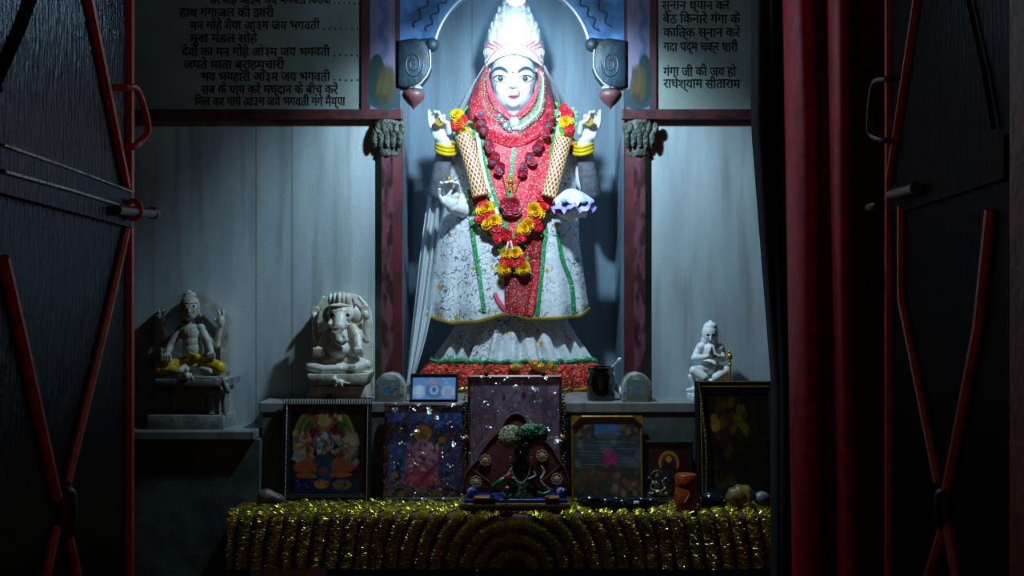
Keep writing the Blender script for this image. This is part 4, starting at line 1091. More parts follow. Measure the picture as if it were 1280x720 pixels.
# the string that carries the flowers
for pts in ([(585, 132), (574, 152), (582, 174), (590, 205), (598, 243), (607, 266), (616, 285), (628, 305), (638, 318)], [(697, 130), (709, 152), (704, 182), (695, 212), (688, 246), (672, 272), (656, 292), (646, 306), (640, 318)]):
    build('string', G().tube(smooth_path([W(x, y, gd(x, y)+.012) for x, y in pts], 40), .003, 6), m_leaf, gar)
gar2 = thing('rose_necklace', 'shorter garland of dark roses with teal foil stars over the red bodice', 'garland', W(640, 240, 3.95))
DRK = [(601, 143), (603, 153), (606, 163), (613, 185), (611, 179), (619, 196), (616, 202), (626, 208), (623, 213), (687, 146), (685, 156), (682, 166), (671, 185), (674, 180), (662, 196), (665, 201), (654, 209), (653, 216)]
def gd2(x, y):
    q = W(x, y, 4.0); h = TB.ray_cast(Vector((q.x, 2.5, q.z)), Vector((0, 1, 0))); hh = bvh_hood.ray_cast(Vector((q.x, 2.5, q.z)), Vector((0, 1, 0)))
    return min(h[0].y if h[0] is not None else 4.0, hh[0].y if hh[0] is not None else 4.0)-.012
bvh_hood = bvh_of(hood)
st = G()
for q in range(5): pass
for k in range(8):
    a = k*PI/4; st.cap((0, 0, .012), (.011*math.cos(a), .011*math.sin(a), .013), .0025, .0012, u=6, v=4)
me_star = mesh_of(st, 'foil_star', m_teal)
for i, (x, y) in enumerate(DRK):
    o = place(me_rosed, 'dark_rose', gar2, x, y, gd2(x, y), .74)
    if i % 2 == 0 or i in (1, 10):
        s_ = bpy.data.objects.new('foil_star', me_star); COL.objects.link(s_); s_.parent = o; ORG[s_.name] = ORG[o.name]
for x, y in ((633, 256), (641, 255), (637, 263), (644, 262)):
    place(me_rosed, 'maroon_rose', gar2, x, y, gd2(x, y)-.004, 1.05)
for pts in ([(600, 138), (606, 163), (614, 188), (626, 212), (636, 252)], [(689, 140), (682, 166), (668, 192), (653, 216), (640, 252)]):
    build('string', G().tube(smooth_path([W(x, y, gd2(x, y)+.008) for x, y in pts], 40), .0022, 6), m_goldp, gar2)
# ------------------------------------------------------------------ small marble statues on the ledge and the shelf
def ptube(g, pts, d, r, n=8):
    return g.tube([W(x, y, dd if dd else d) for x, y, dd in pts], [R(q, d) for q in r] if hasattr(r, '__len__') else R(r, d), n)
class Px:
    "shapes given in photo pixels round a depth; depth offsets in metres"
    def __init__(s, d): s.d = d; s.g = G()
    def cap(s, a, b, r0, r1=None, da=0, db=None):
        db = da if db is None else db; s.g.cap(W(a[0], a[1], s.d+da), W(b[0], b[1], s.d+db), R(r0, s.d), R(r1 if r1 is not None else r0, s.d)); return s
    def ell(s, c, rx, ry, rd, dd=0, rot=0):
        s.g.ell(W(c[0], c[1], s.d+dd), (R(rx, s.d), rd, R(ry, s.d)), Matrix.Rotation(rot, 3, 'Y') if rot else None); return s
    def chain(s, pts, r, dd):
        for (a, b), (q, w_), (e, f) in zip(zip(pts, pts[1:]), zip(r, r[1:]), zip(dd, dd[1:])): s.cap(a, b, q, w_, e, f)
        return s
    def fist(s, c, dd, r=5, dirx=1):
        s.ell(c, r*.9, r, R(r, s.d)*.7, dd)
        for k in range(4): s.cap((c[0]-r*.75+k*r*.5, c[1]-r*.5), (c[0]-r*.75+k*r*.5, c[1]+r*.55), r*.30, r*.26, dd-R(r, s.d)*.55)
        s.cap((c[0]+dirx*r*.9, c[1]+r*.4), (c[0]+dirx*r*.5, c[1]-r*.5), r*.3, r*.25, dd-R(r, s.d)*.4); return s

m_sm = M('weathered carved marble', hx('#c8c8c0'), .45, noise=(30, hx('#98988c'), .42, .68), bump=(60, .15))
m_smy = M('yellowed carved marble', hx('#cdccc4'), .4, noise=(22, hx('#a0946a'), .48, .72), bump=(60, .12))
m_smw = M('clean white marble', hx('#e0e4e6'), .4, bump=(60, .06))
m_smd = M('dull grey marble', hx('#8d938f'), .5, noise=(24, hx('#646a66'), .42, .66), bump=(60, .2))
m_yel = M('yellow painted dhoti', hx('#c7a80a'), .35, noise=(40, hx('#8f7a10'), .5, .75))
m_yelo = M('yellow ornament paint', hx('#b9a012'), .4)
m_ptb = M('dark painted eye', hx('#121416'), .4)
m_ptw = M('white painted eye', hx('#d7dbdd'), .4)

def slabp(pts, d, depth, mat, name, parent, bev=.004):
    return build(name, G().prism([W(x, y, d) for x, y in pts], (0, depth, 0), bev), mat, parent, ang=35)
def flat(name, pts, bv, d, mat, parent, eps=.0008):
    c = (sum(q[0] for q in pts)/len(pts), sum(q[1] for q in pts)/len(pts)); rows = []
    for k in range(3):
        f = (k+.02)/2.02; rows.append([onto(bv, c[0]+(q[0]-c[0])*f, c[1]+(q[1]-c[1])*f, d, eps) for q in pts])
    return build(name, G().sheet(rows, closed_u=True), mat, parent)

# -- seated four armed figure on a wheeled plinth, left
d = 3.665
t = thing('marble_idol', 'grey seated four armed marble idol in yellow dhoti on the low shelf', 'statue', (W(240, 0, d).x, 3.70, Z_SHELF))
ybs = 360+(CZ-Z_SHELF)*F/d
outl = [(193, 474), (193, 410), (197, 394), (206, 381), (220, 371), (237, 366), (254, 370), (269, 382), (285, 398), (286, 474)]
hole = [(201, 474), (201, 412), (205, 398), (213, 387), (224, 379), (237, 375), (252, 378), (264, 388), (275, 400), (276, 474)]
g = G(); N_ = len(outl)
fo = [[g.bm.verts.new(W(x, y, d+dd)) for x, y in outl] for dd in (.055, .105)]
fi = [[g.bm.verts.new(W(x, y, d+dd)) for x, y in hole] for dd in (.055, .105)]
for k in range(N_-1):
    g.bm.faces.new((fo[0][k], fo[0][k+1], fi[0][k+1], fi[0][k])); g.bm.faces.new((fo[1][k], fi[1][k], fi[1][k+1], fo[1][k+1]))
    g.bm.faces.new((fo[0][k], fo[1][k], fo[1][k+1], fo[0][k+1])); g.bm.faces.new((fi[0][k], fi[0][k+1], fi[1][k+1], fi[1][k]))
for k in (0, N_-1): g.bm.faces.new((fo[0][k], fi[0][k], fi[1][k], fo[1][k]))
build('arched_back', g, m_sm, t, ang=35)
slabp([(200, 474), (200, 425), (214, 425), (226, 400), (252, 400), (262, 425), (277, 425), (277, 474)], d+.085, .018, m_smd, 'back_panel', t)
x = Px(d)
x.ell((239, 417), 13.5, 13, .036).ell((241, 437), 14, 13, .038).ell((240, 428), 12, 14, .036).ell((227, 410), 6, 5.5, .02).ell((251, 410), 6, 5.5, .02)
x.cap((238, 406), (237.5, 396), 5, 5).ell((237, 384), 12.5, 16.5, .036, -.006).ell((237.5, 394), 8, 6, .026, -.012).cap((236.5, 385), (236, 390), 1.2, 1.9, -.038, -.044).ell((237, 369), 8, 5, .025, .006).ell((236, 365), 3.5, 3, .014, .008)
x.cap((226, 384), (226, 392), 2.2).cap((248, 384), (248, 392), 2.2)
x.chain([(227, 411), (213, 431), (208, 446)], [6, 5, 4], [.0, -.02, -.045]).fist((208, 448), -.05, 6.5)          # lower left arm
x.chain([(251, 411), (260, 428), (264, 441)], [6, 5, 4], [0, -.02, -.04]).fist((264, 445), -.045, 5.5, -1)
x.chain([(226, 415), (205, 431), (201, 408)], [5, 4.6, 3.6], [.03, .03, .02]).ell((201, 400), 5, 8, .018, .02).cap((200, 394), (199, 389), 2.2, 1.8, .02).cap((203, 394), (204, 388), 2.2, 1.8, .02).cap((197.5, 400), (196, 395), 1.9, 1.6, .015)
x.chain([(252, 415), (271, 431), (275, 408)], [5, 4.6, 3.6], [.03, .03, .02]).ell((276, 402), 5, 8, .018, .02).cap((275, 396), (273, 389), 2.3, 1.9, .02).cap((278.5, 396), (279, 389), 2.2, 1.8, .02).cap((271, 403), (268, 399), 1.9, 1.6, .015)
x.cap((238, 457), (225, 463), 6, 4.5, -.02, -.05).cap((240, 458), (262, 464), 6, 4, -.02, -.055)      # crossed shins
b = sculpt('body', x.g, m_sm, t, voxel=.0022, it=3)
bv = bvh_of(b)
for ex in (231.5, 242.5):
    flat('eye_white', almond(ex, 382.5, 4.8, 2.6), bv, d, m_ptw, b); flat('eye_pupil', circ(ex, 382.5, 1.7), bv, d, m_ptb, b, .0016)
    build('eyebrow', G().tube([onto(bv, ex+k, 378.6+abs(k)*.18, d, .0004) for k in (-4, -2, 0, 2, 4)], .0014, 5), m_ptb, b)
flat('mouth', almond(236.5, 394.5, 3, .8), bv, d, m_ptb, b)
y_ = Px(d); y_.chain([(236, 452), (212, 457), (199, 461)], [7, 8.5, 7.5], [0, -.03, -.04]).chain([(240, 452), (262, 456), (273, 459)], [7, 9, 8.5], [0, -.03, -.04]).chain([(199, 461), (222, 464)], [6.5, 5], [-.04, -.05]).ell((240, 452), 15, 6, .035)
sculpt('dhoti', y_.g, m_yel, t, voxel=.0022, it=3)
build('waist_knot', Px(d).ell((246, 446), 4.6, 4.6, .014, -.035).cap((236, 441), (244, 445), 1.6, 2, -.038, -.04).g, m_yelo, t)
build('ear_ring', Px(d).ell((250, 394), 2.6, 3, .008, -.01).g, m_yelo, t)
build('lap_figure', Px(d).ell((234, 470), 4.6, 5, .014, -.062).ell((233.5, 462), 2.8, 3.2, .009, -.062).cap((230, 468), (227, 474), 1.8, 1.5, -.062).cap((238, 468), (241, 474), 1.8, 1.5, -.062).g, m_sm, t)
slabp([(193, 474), (286, 474), (284, 483), (196, 483)], d-.065, .165, m_smd, 'seat_slab', t)
slabp([(230, 483), (286, 483), (286, 517), (262, 517), (262, 500), (255, 500), (255, 517), (230, 517)], d+.02, .07, m_smd, 'plinth_back', t)
slabp([(193, 483), (232, 483), (232, 517), (193, 517)], d+.02, .07, m_smd, 'plinth_back', t)
wh = G().lathe([(R(15, d), -.0), (R(15, d), .03), (R(12.5, d), .034), (R(12, d), .026), (R(4, d), .024), (R(3.5, d), .036), (.002, .038)], W(210, 502, d+.02), 28, tilt=Matrix.Rotation(PI/2, 3, 'X'))
build('wheel', wh, m_smd, t)
bx = Px(d-.045); bx.ell((279, 486), 6, 8, .025).ell((281, 476), 6.5, 6.5, .022).cap((281, 478), (285, 489), 4.4, 3, -.012, -.02).cap((276, 472), (272, 468), 1.6, 1).cap((284, 470), (287, 465), 1.5, 1).cap((272, 489), (272, 516), 4, 3.4, .02).cap((280, 492), (281, 516), 4.2, 3.6).ell((268, 488), 12, 6, .02, .03)
sculpt('bull', bx.g, m_smd, t, voxel=.0022, it=2)
z0 = Z_SHELF
build('foot_bar', G().box((W(192, 0, d).x, d-.065, z0), (W(286, 0, d).x, d+.10, W(0, 516.5, d).z), bev=.003), m_smd, t, ang=35)

# -- elephant headed figure with arched slab
d = 3.685
t = thing('elephant_headed_idol', 'yellowed white marble elephant headed idol with arched back on the ledge', 'statue', (W(425, 0, d).x, 3.72, Z_LEDGE))
slabp([(388, 492), (390, 400), (394, 386), (401, 376), (412, 369), (428, 365.5), (444, 368), (456, 377), (463, 390), (466, 404), (466, 492)], d+.06, .04, m_smy, 'arched_back', t)
x = Px(d)
x.ell((425, 393), 16, 16, .045, -.005).ell((424, 384), 13, 9, .04)
x.ell((410, 393), 7, 11, .014, .025, .2).ell((443, 393), 8, 12, .014, .025, -.25)
x.chain([(425, 399), (424, 408), (420, 416), (421, 424), (427, 428), (432, 425), (431, 420)], [9, 7.6, 6.6, 5.4, 4.4, 3.6, 3], [-.045, -.062, -.066, -.066, -.066, -.066, -.066])
x.cap((415, 400), (412, 405), 2.5, 3.2, -.04, -.06).cap((432, 402), (435, 406), 2, 1.6, -.035, -.05)
x.ell((424, 436), 15, 12, .048, -.01).ell((424, 420), 15, 14, .04, .01).ell((411, 414), 6, 6, .025, .02).ell((441, 413), 6.5, 7, .025, .015)
x.chain([(441, 410), (447, 422), (448, 434)], [6.5, 6, 5], [0, -.02, -.045]).fist((448, 439), -.05, 5.5, -1)
x.chain([(411, 415), (403, 430), (398, 438)], [6, 5, 4], [0, -.01, -.035]).fist((397.5, 440), -.05, 7)
x.chain([(412, 410), (397, 425), (394, 404)], [5, 4.5, 4], [.035, .035, .03]).ell((393.5, 396), 5, 6.5, .018, .03)
x.chain([(442, 408), (458, 425), (458, 402)], [5, 4.8, 4], [.035, .035, .03]).ell((457, 394), 5.5, 7, .018, .03)
for k in range(4): x.cap((390.5+k*2.4, 392), (391+k*2.6, 385-(k in (1, 2))*1.5), 1.5, 1.2, .025).cap((453+k*2.5, 390), (452.5+k*2.7, 383-(k in (1, 2))*1.5), 1.5, 1.2, .025)
x.cap((397, 383), (404, 372), 3, 2.5, .045).cap((458, 383), (449, 372), 3, 2.5, .045)
x.chain([(420, 452), (401, 455), (388, 458), (404, 462), (425, 461)], [8, 7.5, 6.5, 6, 5], [0, -.03, -.045, -.06, -.065]).chain([(428, 452), (446, 453), (457, 456), (445, 461), (424, 462)], [8, 8, 7, 6.6, 5.5], [0, -.03, -.045, -.06, -.06]).ell((424, 458), 30, 7, .05, 0)
for k in range(4): x.cap((437+k*2.4, 457), (436+k*2.2, 463), 1.3, 1.1, -.082)
b = sculpt('body', x.g, m_smy, t, voxel=.0022, it=3)
bv = bvh_of(b)
for ex in (415.5, 434.5):
    flat('eye', almond(ex, 394, 3.2, 2.1), bv, d, m_ptb, b)
flat('mouth', almond(420, 411, 4, 1.2), bv, d, M('faded red mouth', hx('#8a4a38'), .5), b)
c_ = Px(d)
for k in range(5): c_.ell((413.5+k*5.4, 375-(2-abs(k-2))*1.1), 3.5, 8.5, .022, -.005-.005*(2-abs(k-2)))
c_.ell((424.3, 376), 13, 8.5, .03, .006)
c_.ell((424.5, 382), 14, 3.4, .043, -.004)
build('crown', c_.g, m_smy, t)
build('faded_red_stripe', Px(d).cap((441, 374), (443, 384), 1.6, 1.3, .0).g, M('faded red stripe', hx('#8f5f56'), .5), t)
slabp([(384, 468), (461, 467), (459, 476), (454, 481), (391, 481), (386, 476)], d-.085, .16, m_smy, 'seat_slab', t)
zt = W(0, 484, d).z
build('plinth', G().prism([W(391, 483, d-.07), W(457, 483, d-.07), Vector((W(462, 0, d).x, d-.07, Z_LEDGE)), Vector((W(383, 0, d).x, d-.07, Z_LEDGE))], (0, .15, 0), .003), m_smy, t, ang=35)
ms = Px(d-.085); ms.ell((424, 478), 7, 4.5, .014).ell((418, 474), 3.6, 3.4, .011, -.005).cap((416, 474), (413, 476.5), 2.2, 1.2, -.008).ell((419, 470.5), 1.8, 1.8, .004).cap((430, 478), (437, 479.5), 1.6, .9).cap((421, 481), (419, 483), 1.5, 1.2, -.01).cap((427, 481), (428, 483), 1.5, 1.2, -.01)
sculpt('mouse', ms.g, m_smy, t, voxel=.0018, it=2)

# -- praying white figure with mace, right
d = 3.70
t = thing('praying_idol', 'white marble kneeling idol with joined palms on the right ledge', 'statue', (W(887, 0, d).x, 3.71, Z_LEDGE))
x = Px(d)
x.ell((887.5, 417), 10.4, 14, .034).ell((888, 408), 8.6, 6, .028).ell((888, 402.5), 2.4, 2.6, .009).ell((882, 426), 6, 8, .024, .005).ell((892, 427), 5.5, 7, .024, .0)
x.cap((888, 421), (888.3, 424.5), .8, 1.5, -.034, -.038)
x.ell((888, 440), 12, 14, .034).ell((876, 434), 6, 6, .022).ell((900, 435), 6, 6, .022).ell((887.5, 458), 12, 11, .036, -.006)
x.chain([(875, 435), (868, 448), (884, 446)], [5.6, 4.6, 3.4], [0, -.012, -.05]).chain([(901, 436), (904, 448), (892, 446)], [5.6, 4.6, 3.4], [0, -.012, -.05])
x.cap((886, 446), (888, 434), 2.8, 1.6, -.052, -.058).cap((889.6, 446), (889, 434), 2.8, 1.6, -.052, -.058)
for k in range(4): x.cap((886.2+k*.5, 439), (887.2+k*.5, 433.5+abs(k-1.5)*.7), .9, .7, -.056-k*.003)
x.chain([(884, 462), (868, 464), (880, 472)], [7, 6.6, 6], [-.01, -.035, -.05]).chain([(892, 462), (907, 464), (896, 472)], [7, 7, 6.4], [-.01, -.03, -.045]).chain([(905, 466), (908, 478)], [6, 6], [-.02, -.01])
x.cap((864, 471), (868, 481), 4.5, 4.5, -.01).cap((872, 487.5), (861, 488), 4.2, 3.2, -.02).ell((888, 480), 22, 10, .045)
zz = 360+(CZ-Z_LEDGE)*F/d
x.g.box((W(862, 0, d).x, d-.055, Z_LEDGE), (W(912, 0, d).x, d+.06, Z_LEDGE+.02))
b = sculpt('body', x.g, m_smw, t, voxel=.0022, it=3); bv = bvh_of(b)
for ex in (885, 891.5): flat('eye', almond(ex, 418.6, 2.3, 1.3), bv, d, m_ptb, b)
flat('mouth', almond(888.3, 427.5, 1.8, .6), bv, d, m_ptb, b)
mg = Px(d-.06); mg.cap((912.5, 489), (912.5, 452), 1.5).ell((912, 446), 3.6, 5, .012).ell((911.5, 440), 2, 2.6, .007).ell((912.3, 455), 2.6, 1.6, .008).ell((908, 449), 1.6, 1.4, .006)
build('brass_mace', mg.g, m_goldp, t)

# ------------------------------------------------------------------ pictures
m_print = M('glazed print', (.5, .5, .5), .25, attr='Col', coat=.6)
m_printm = M('matt print', (.5, .5, .5), .45, attr='Col', coat=.2)
m_back = M('picture backing', hx('#2b211a'), .8)
m_fblack = M('black frame', hx('#141615'), .35)
m_fmar = M('maroon frame', hx('#3e121c'), .4)
m_fgold = M('gilt frame', hx('#b48a1c'), .35, metal=.5, noise=(60, hx('#7a5c14'), .45, .7))
m_silv = M('silver bead moulding', hx('#dfe3e6'), .3, metal=.3)
def plastic(name, sc, amt):
    m = bpy.data.materials.new(name); m.use_nodes = True; nt = m.node_tree; N = nt.nodes.new; Lk = nt.links.new
    nt.nodes.remove(nt.nodes['Principled BSDF']); out = nt.nodes['Material Output']
    tr = N('ShaderNodeBsdfTransparent'); gl = N('ShaderNodeBsdfGlossy'); gl.inputs['Roughness'].default_value = .16
    mx = N('ShaderNodeMixShader'); mx.inputs[0].default_value = amt
    tc = N('ShaderNodeTexCoord'); n = N('ShaderNodeTexNoise'); n.inputs['Scale'].default_value = sc; n.inputs['Detail'].default_value = 4; n.inputs['Distortion'].default_value = .8; Lk(tc.outputs['Object'], n.inputs['Vector'])
    bp = N('ShaderNodeBump'); bp.inputs['Strength'].default_value = 1; bp.inputs['Distance'].default_value = .03; Lk(n.outputs['Fac'], bp.inputs['Height']); Lk(bp.outputs[0], gl.inputs['Normal'])
    Lk(tr.outputs[0], mx.inputs[1]); Lk(gl.outputs[0], mx.inputs[2]); Lk(mx.outputs[0], out.inputs[0]); return m
m_wrap = plastic('crinkled clear plastic', 16, .34)
class Pic:
    def __init__(s, name, label, cat, box, zb, db, dt, fw, mat, pa, print_mat=None, group='framed pictures of the altar'):
        x0, y0, x1, y1 = box; s.db, s.dt = db, dt; dm = (db+dt)/2
        zt = W(0, y0, dt).z; xa = W(x0, 0, dm).x; xb = W(x1, 0, dm).x
        s.o = Vector((xa, dt, zt)); s.ux = Vector((xb-xa, 0, 0)); s.uy = Vector((0, db-dt, zb-zt)); s.w = (xb-xa); s.h = s.uy.length
        s.n = s.ux.cross(s.uy).normalized()
        if s.n.y > 0: s.n = -s.n
        s.root = thing(name, label, cat, ((xa+xb)/2, db, zb), group)
        f = R(fw, dm); s.f = f
        P = lambda u, v, off=0: s.o+s.ux*(u/s.w)+s.uy*(v/s.h)+s.n*off
        s.P = P
        g = G(); A = [(0, 0), (s.w, 0), (s.w, s.h), (0, s.h)]; B = [(f, f), (s.w-f, f), (s.w-f, s.h-f), (f, s.h-f)]
        th = .012
        va = [[g.bm.verts.new(P(u, v, o)) for u, v in A] for o in (0, th*.7)]; vb = [[g.bm.verts.new(P(u, v, o)) for u, v in B] for o in (0, th*.5)]
        vm = [g.bm.verts.new(P((a[0]+b[0])/2, (a[1]+b[1])/2, th)) for a, b in zip(A, B)]
        for k in range(4):
            l = (k+1) % 4
            for q in ((va[0][k], va[0][l], va[1][l], va[1][k]), (va[1][k], va[1][l], vm[l], vm[k]), (vm[k], vm[l], vb[1][l], vb[1][k]), (vb[1][k], vb[1][l], vb[0][l], vb[0][k]), (vb[0][k], vb[0][l], va[0][l], va[0][k])): g.bm.faces.new(q)
        s.frame = build('frame', g, mat, s.root, smooth=False)
        build('backing', G().prism([P(f*.4, f*.4, 0), P(s.w-f*.4, f*.4, 0), P(s.w-f*.4, s.h-f*.4, 0), P(f*.4, s.h-f*.4, 0)], s.n*.003), m_back, s.root, smooth=False)
        s.print = pa.obj('print', P(f*.8, f*.8, .0042), P(s.w-f*.8, f*.8, .0042), P(f*.8, s.h-f*.8, .0042), print_mat or m_print, s.root)
    def wrap(s, mat, seed=1, n=40, amp=.006):
        rg = np.random.RandomState(seed); rows = []
        for i in range(n):
            rows.append([s.P(s.w*k/(n-1), s.h*i/(n-1), .015+amp*(math.sin(k*.5+i*.31+2*math.sin(i*.21))*.5+rg.rand()*.5)) for k in range(n)])
        build('plastic_wrap', G().sheet(rows), mat, s.root)

# -- silver beaded picture of a many armed seated red figure
pa = Paint(110, 130, '#0d1a16')
pa.ell(.46, .40, .42, .42, '#6d6a2c').ell(.46, .42, .36, .38, '#4c5a2c').ring(.46, .42, .39, .40, .03, '#9a9248').ring(.46, .42, .31, .33, .025, '#a39a58').ell(.46, .40, .27, .30, '#3a0f12')
pa.blobs(60, (.08, .30, .32, .68), .05, ['#8a5038', '#b07a5a', '#6b2f26', '#c7a86a', '#9aa0a0'], 3).blobs(60, (.62, .34, .88, .70), .05, ['#7a5a4a', '#a8886a', '#5d3a30', '#c0a678', '#8a8f8a'], 4)
pa.blobs(30, (.30, .10, .66, .26), .045, ['#b89a58', '#8a6a3c', '#d0bb80', '#7a2a26'], 5).ell(.26, .24, .06, .045, '#1f6a3c').ell(.68, .25, .06, .045, '#1f5a38').ell(.32, .31, .07, .04, '#7a1a20').ell(.60, .31, .07, .04, '#7a1a20')
pa.ell(.46, .27, .075, .07, '#9a5a44').ell(.46, .20, .09, .06, '#b39a60').ell(.46, .42, .15, .13, '#6a6f70').ell(.46, .44, .09, .14, '#8f9290').blobs(40, (.36, .32, .58, .54), .028, ['#cfd3d2', '#3f5a54', '#8a2f2c', '#9fa6a4'], 7)
pa.ell(.24, .68, .19, .075, '#b3573a', .95, -.15).ell(.68, .68, .19, .075, '#a9523a', .95, .15).ell(.46, .62, .14, .07, '#1f4a5a').rect(.36, .68, .56, .82, '#23485c').ell(.46, .74, .06, .05, '#8a4a4a')
pa.ell(.22, .79, .13, .035, '#b3603a').ell(.68, .78, .16, .03, '#b3603a').rect(.08, .82, .92, .97, '#152a54').ell(.44, .88, .10, .055, '#c58a1c').ell(.70, .89, .13, .06, '#8a7a3a', .8).blobs(30, (.1, .83, .9, .95), .02, ['#2a4a8a', '#0e1c3c', '#3a5a8a'], 9).speck(.5); pa.a *= .62
p1 = Pic('framed_picture', 'framed print of a seated red figure in silver beaded black frame', 'picture', (353.5, 497, 464.5, 629), Z_TABLE+.006, 3.575, 3.612, 9, m_fblack, pa)
bd = G()
for k in range(34):
    c = p1.P(p1.w*(k+.5)/34, p1.f*.55, .012); bd.box(c-Vector((.0023, .004, .0075)), c+Vector((.0023, .003, .0075)))
for k in range(40):
    for u in (p1.f*.55, p1.w-p1.f*.55): bd.ell(p1.P(u, p1.f+(p1.h-p1.f)*(k+.5)/40, .012), .0017, u=6, v=5)
build('silver_beading', bd, m_silv, p1.frame, smooth=False)
build('hanging_clip', G().box(p1.P(p1.w*.52-.009, -.010, .0), p1.P(p1.w*.52+.009, .004, .008), bev=.0015), m_fblack, p1.root)

# -- plastic wrapped blue and pink picture
pa = Paint(100, 124, '#0d2c66')
pa.grad(.9, .1, '#0f4a8a').rect(0, .18, 1, .42, '#0c2030', .6).blobs(24, (0, .02, 1, .2), .06, ['#1a62a8', '#0f3f80', '#2a7ab8'], 2).blobs(26, (0, .2, 1, .5), .09, ['#0c2a20', '#10242c', '#123a66'], 3)
for cx_ in (.26, .45, .62): pa.ell(cx_, .10, .045, .10, '#5a4a4a', .8).ell(cx_, .05, .03, .035, '#7a6a60', .8)
pa.blobs(40, (.05, .4, .45, .8), .06, ['#1a4fa0', '#123a80', '#1c66b4', '#0c2448'], 4).ell(.47, .30, .12, .10, '#a8781c').ell(.47, .33, .06, .06, '#8a5a4a').ell(.72, .37, .05, .04, '#b3701c').ell(.66, .5, .05, .05, '#9a3a2a')
pa.ell(.46, .62, .24, .24, '#9a5a70').ell(.47, .55, .15, .2, '#b58a98').blobs(60, (.28, .42, .66, .78), .05, ['#c48aa0', '#8a3a5a', '#d0a8b8', '#7a2f50', '#a06a80'], 6).ell(.46, .80, .26, .10, '#a8305c').ell(.36, .80, .09, .08, '#b83a68').ell(.56, .80, .09, .08, '#b83a68')
pa.rect(0, .90, 1, 1, '#0f2228').blobs(24, (0, .85, 1, .99), .05, ['#12323c', '#3a4a2a', '#1c3a66', '#0c1818'], 8).ell(.1, .75, .05, .04, '#9a8a30').rect(.36, .90, .62, .95, '#4a4a2a', .8).speck(.3); pa.a = np.clip(pa.a*1.35, 0, 1)
p2 = Pic('framed_picture', 'plastic wrapped blue and pink picture in maroon frame between two others', 'picture', (480.5, 504, 582.5, 629), Z_TABLE+.006, 3.575, 3.61, 4.5, m_fmar, pa)
p2.wrap(m_wrap, 3, 60, .010)

# -- tall lilac foil picture behind the throne, with a bead string
pa = Paint(110, 120, '#6a5a6c')
pa.blobs(80, (0, 0, 1, 1), .10, ['#75657a', '#5f5064', '#7f7084', '#6a5c70', '#574a5e'], 2)
pa.blobs(40, (.1, .1, .9, .9), .02, ['#9a8fa6', '#4a4054', '#857890'], 5).ell(.38, .17, .025, .03, '#2c2850').ell(.60, .15, .03, .03, '#2c2850').rect(.40, .14, .56, .20, '#8088a8', .5)
for q in ((.12, .33, .04, .07), (.28, .34, .03, .06), (.86, .42, .06, .14), (.72, .15, .03, .10)): pa.ell(*q, '#4a4258', .7)
pa.line(.05, .27, .95, .26, .004, '#54485e').speck(.35); pa.a = np.clip(pa.a*1.9, 0, 1)
p3 = Pic('framed_picture', 'tall lilac plastic covered picture standing behind the red throne', 'picture', (584.5, 469, 702.5, 629), Z_TABLE+.006, 3.585, 3.607, 3.5, m_fblack, pa)
p3.wrap(m_wrap, 7, 60, .008)
for u in (.20, .80): build('brass_hook', G().ell(p3.P(p3.w*u, -.006, .006), .008), m_iron, p3.root)
for s_, u in ((-1, -.008), (1, p3.w+.006)):
    bg_ = G()
    for k in range(40): bg_.ell(p3.P(u+.003*math.sin(k*1.9), .02+k*.0095, .010), .0042, u=7, v=5)
    build('bead_string', bg_, M('dark beads', hx('#3a4a38'), .3, noise=(90, hx('#8a8a6a'), .55, .65)), p3.root)
    build('brass_knob', G().ell(p3.P(u+s_*-.004, p3.h*.505, .014), (.011, .008, .011)), M('dull orange knob', hx('#9a5a1c'), .4, metal=.3), p3.root)

# -- small blue picture lying on the ledge
pa = Paint(80, 56, '#6f97c4')
pa.grad(.5, -.2, '#3f78c0').blobs(14, (0, 0, 1, .3), .07, ['#4a86cc', '#6aa0d8', '#86b0dc'], 3).ell(.16, .66, .16, .30, '#aac0d8').ell(.16, .62, .09, .2, '#c6d2e2').ell(.50, .62, .22, .34, '#54739e').ell(.50, .30, .26, .14, '#7c86aa').ell(.50, .60, .11, .20, '#9fb6cc').ell(.5, .58, .05, .12, '#3f5f92').ell(.82, .66, .17, .26, '#aab2cc').rect(.74, .52, .90, .86, '#a9a4bc', .8).line(.78, .55, .78, .85, .012, '#7a86a8').line(.86, .55, .86, .85, .012, '#7a86a8').blobs(16, (.3, .15, .6, .35), .04, ['#a58a9c', '#8a7a96', '#b9a4ac'], 6).speck(.15)
p4 = Pic('small_framed_picture', 'small blue picture in black frame leaning on the ledge beside the left pillar', 'picture', (513, 468, 572.5, 502), Z_LEDGE, 3.632, 3.675, 3, m_fblack, pa, m_printm, 'small pictures')
build('stand_leg', G().tube([p4.P(p4.w*.5, p4.h*.25, -.002), (p4.P(p4.w*.5, 0).x, 3.71, Z_LEDGE+.004)], .004, 6), m_fblack, p4.root)

# -- gilt landscape picture, right of the throne
pa = Paint(90, 108, '#22343a')
pa.rect(0, 0, 1, .22, '#2f6a9c').ell(.16, .14, .17, .17, '#2c3430').ell(.84, .14, .17, .17, '#2c3430').blobs(30, (.03, .03, .3, .26), .04, ['#5a5a4a', '#3a4038', '#6a5a4a', '#22282a'], 2).blobs(30, (.7, .03, .97, .26), .04, ['#5a5a4a', '#3a4038', '#6a5a4a', '#22282a'], 3)
pa.ell(.5, .27, .18, .09, '#4a5a50').rect(0, .26, 1, .62, '#2c4450', .8).blobs(26, (0, .28, 1, .62), .07, ['#3c5660', '#26404a', '#4c6468', '#1f3638'], 4)
for k in range(9): pa.line(random.Random(k).uniform(0, .4), .30+k*.04, random.Random(k).uniform(.5, 1), .31+k*.04, .006, '#7f949a', .35)
pa.ell(.54, .50, .12, .12, '#8a2f5a', .9).ell(.5, .42, .06, .06, '#8a4a70', .8).ell(.57, .56, .07, .05, '#a33a6a', .8)
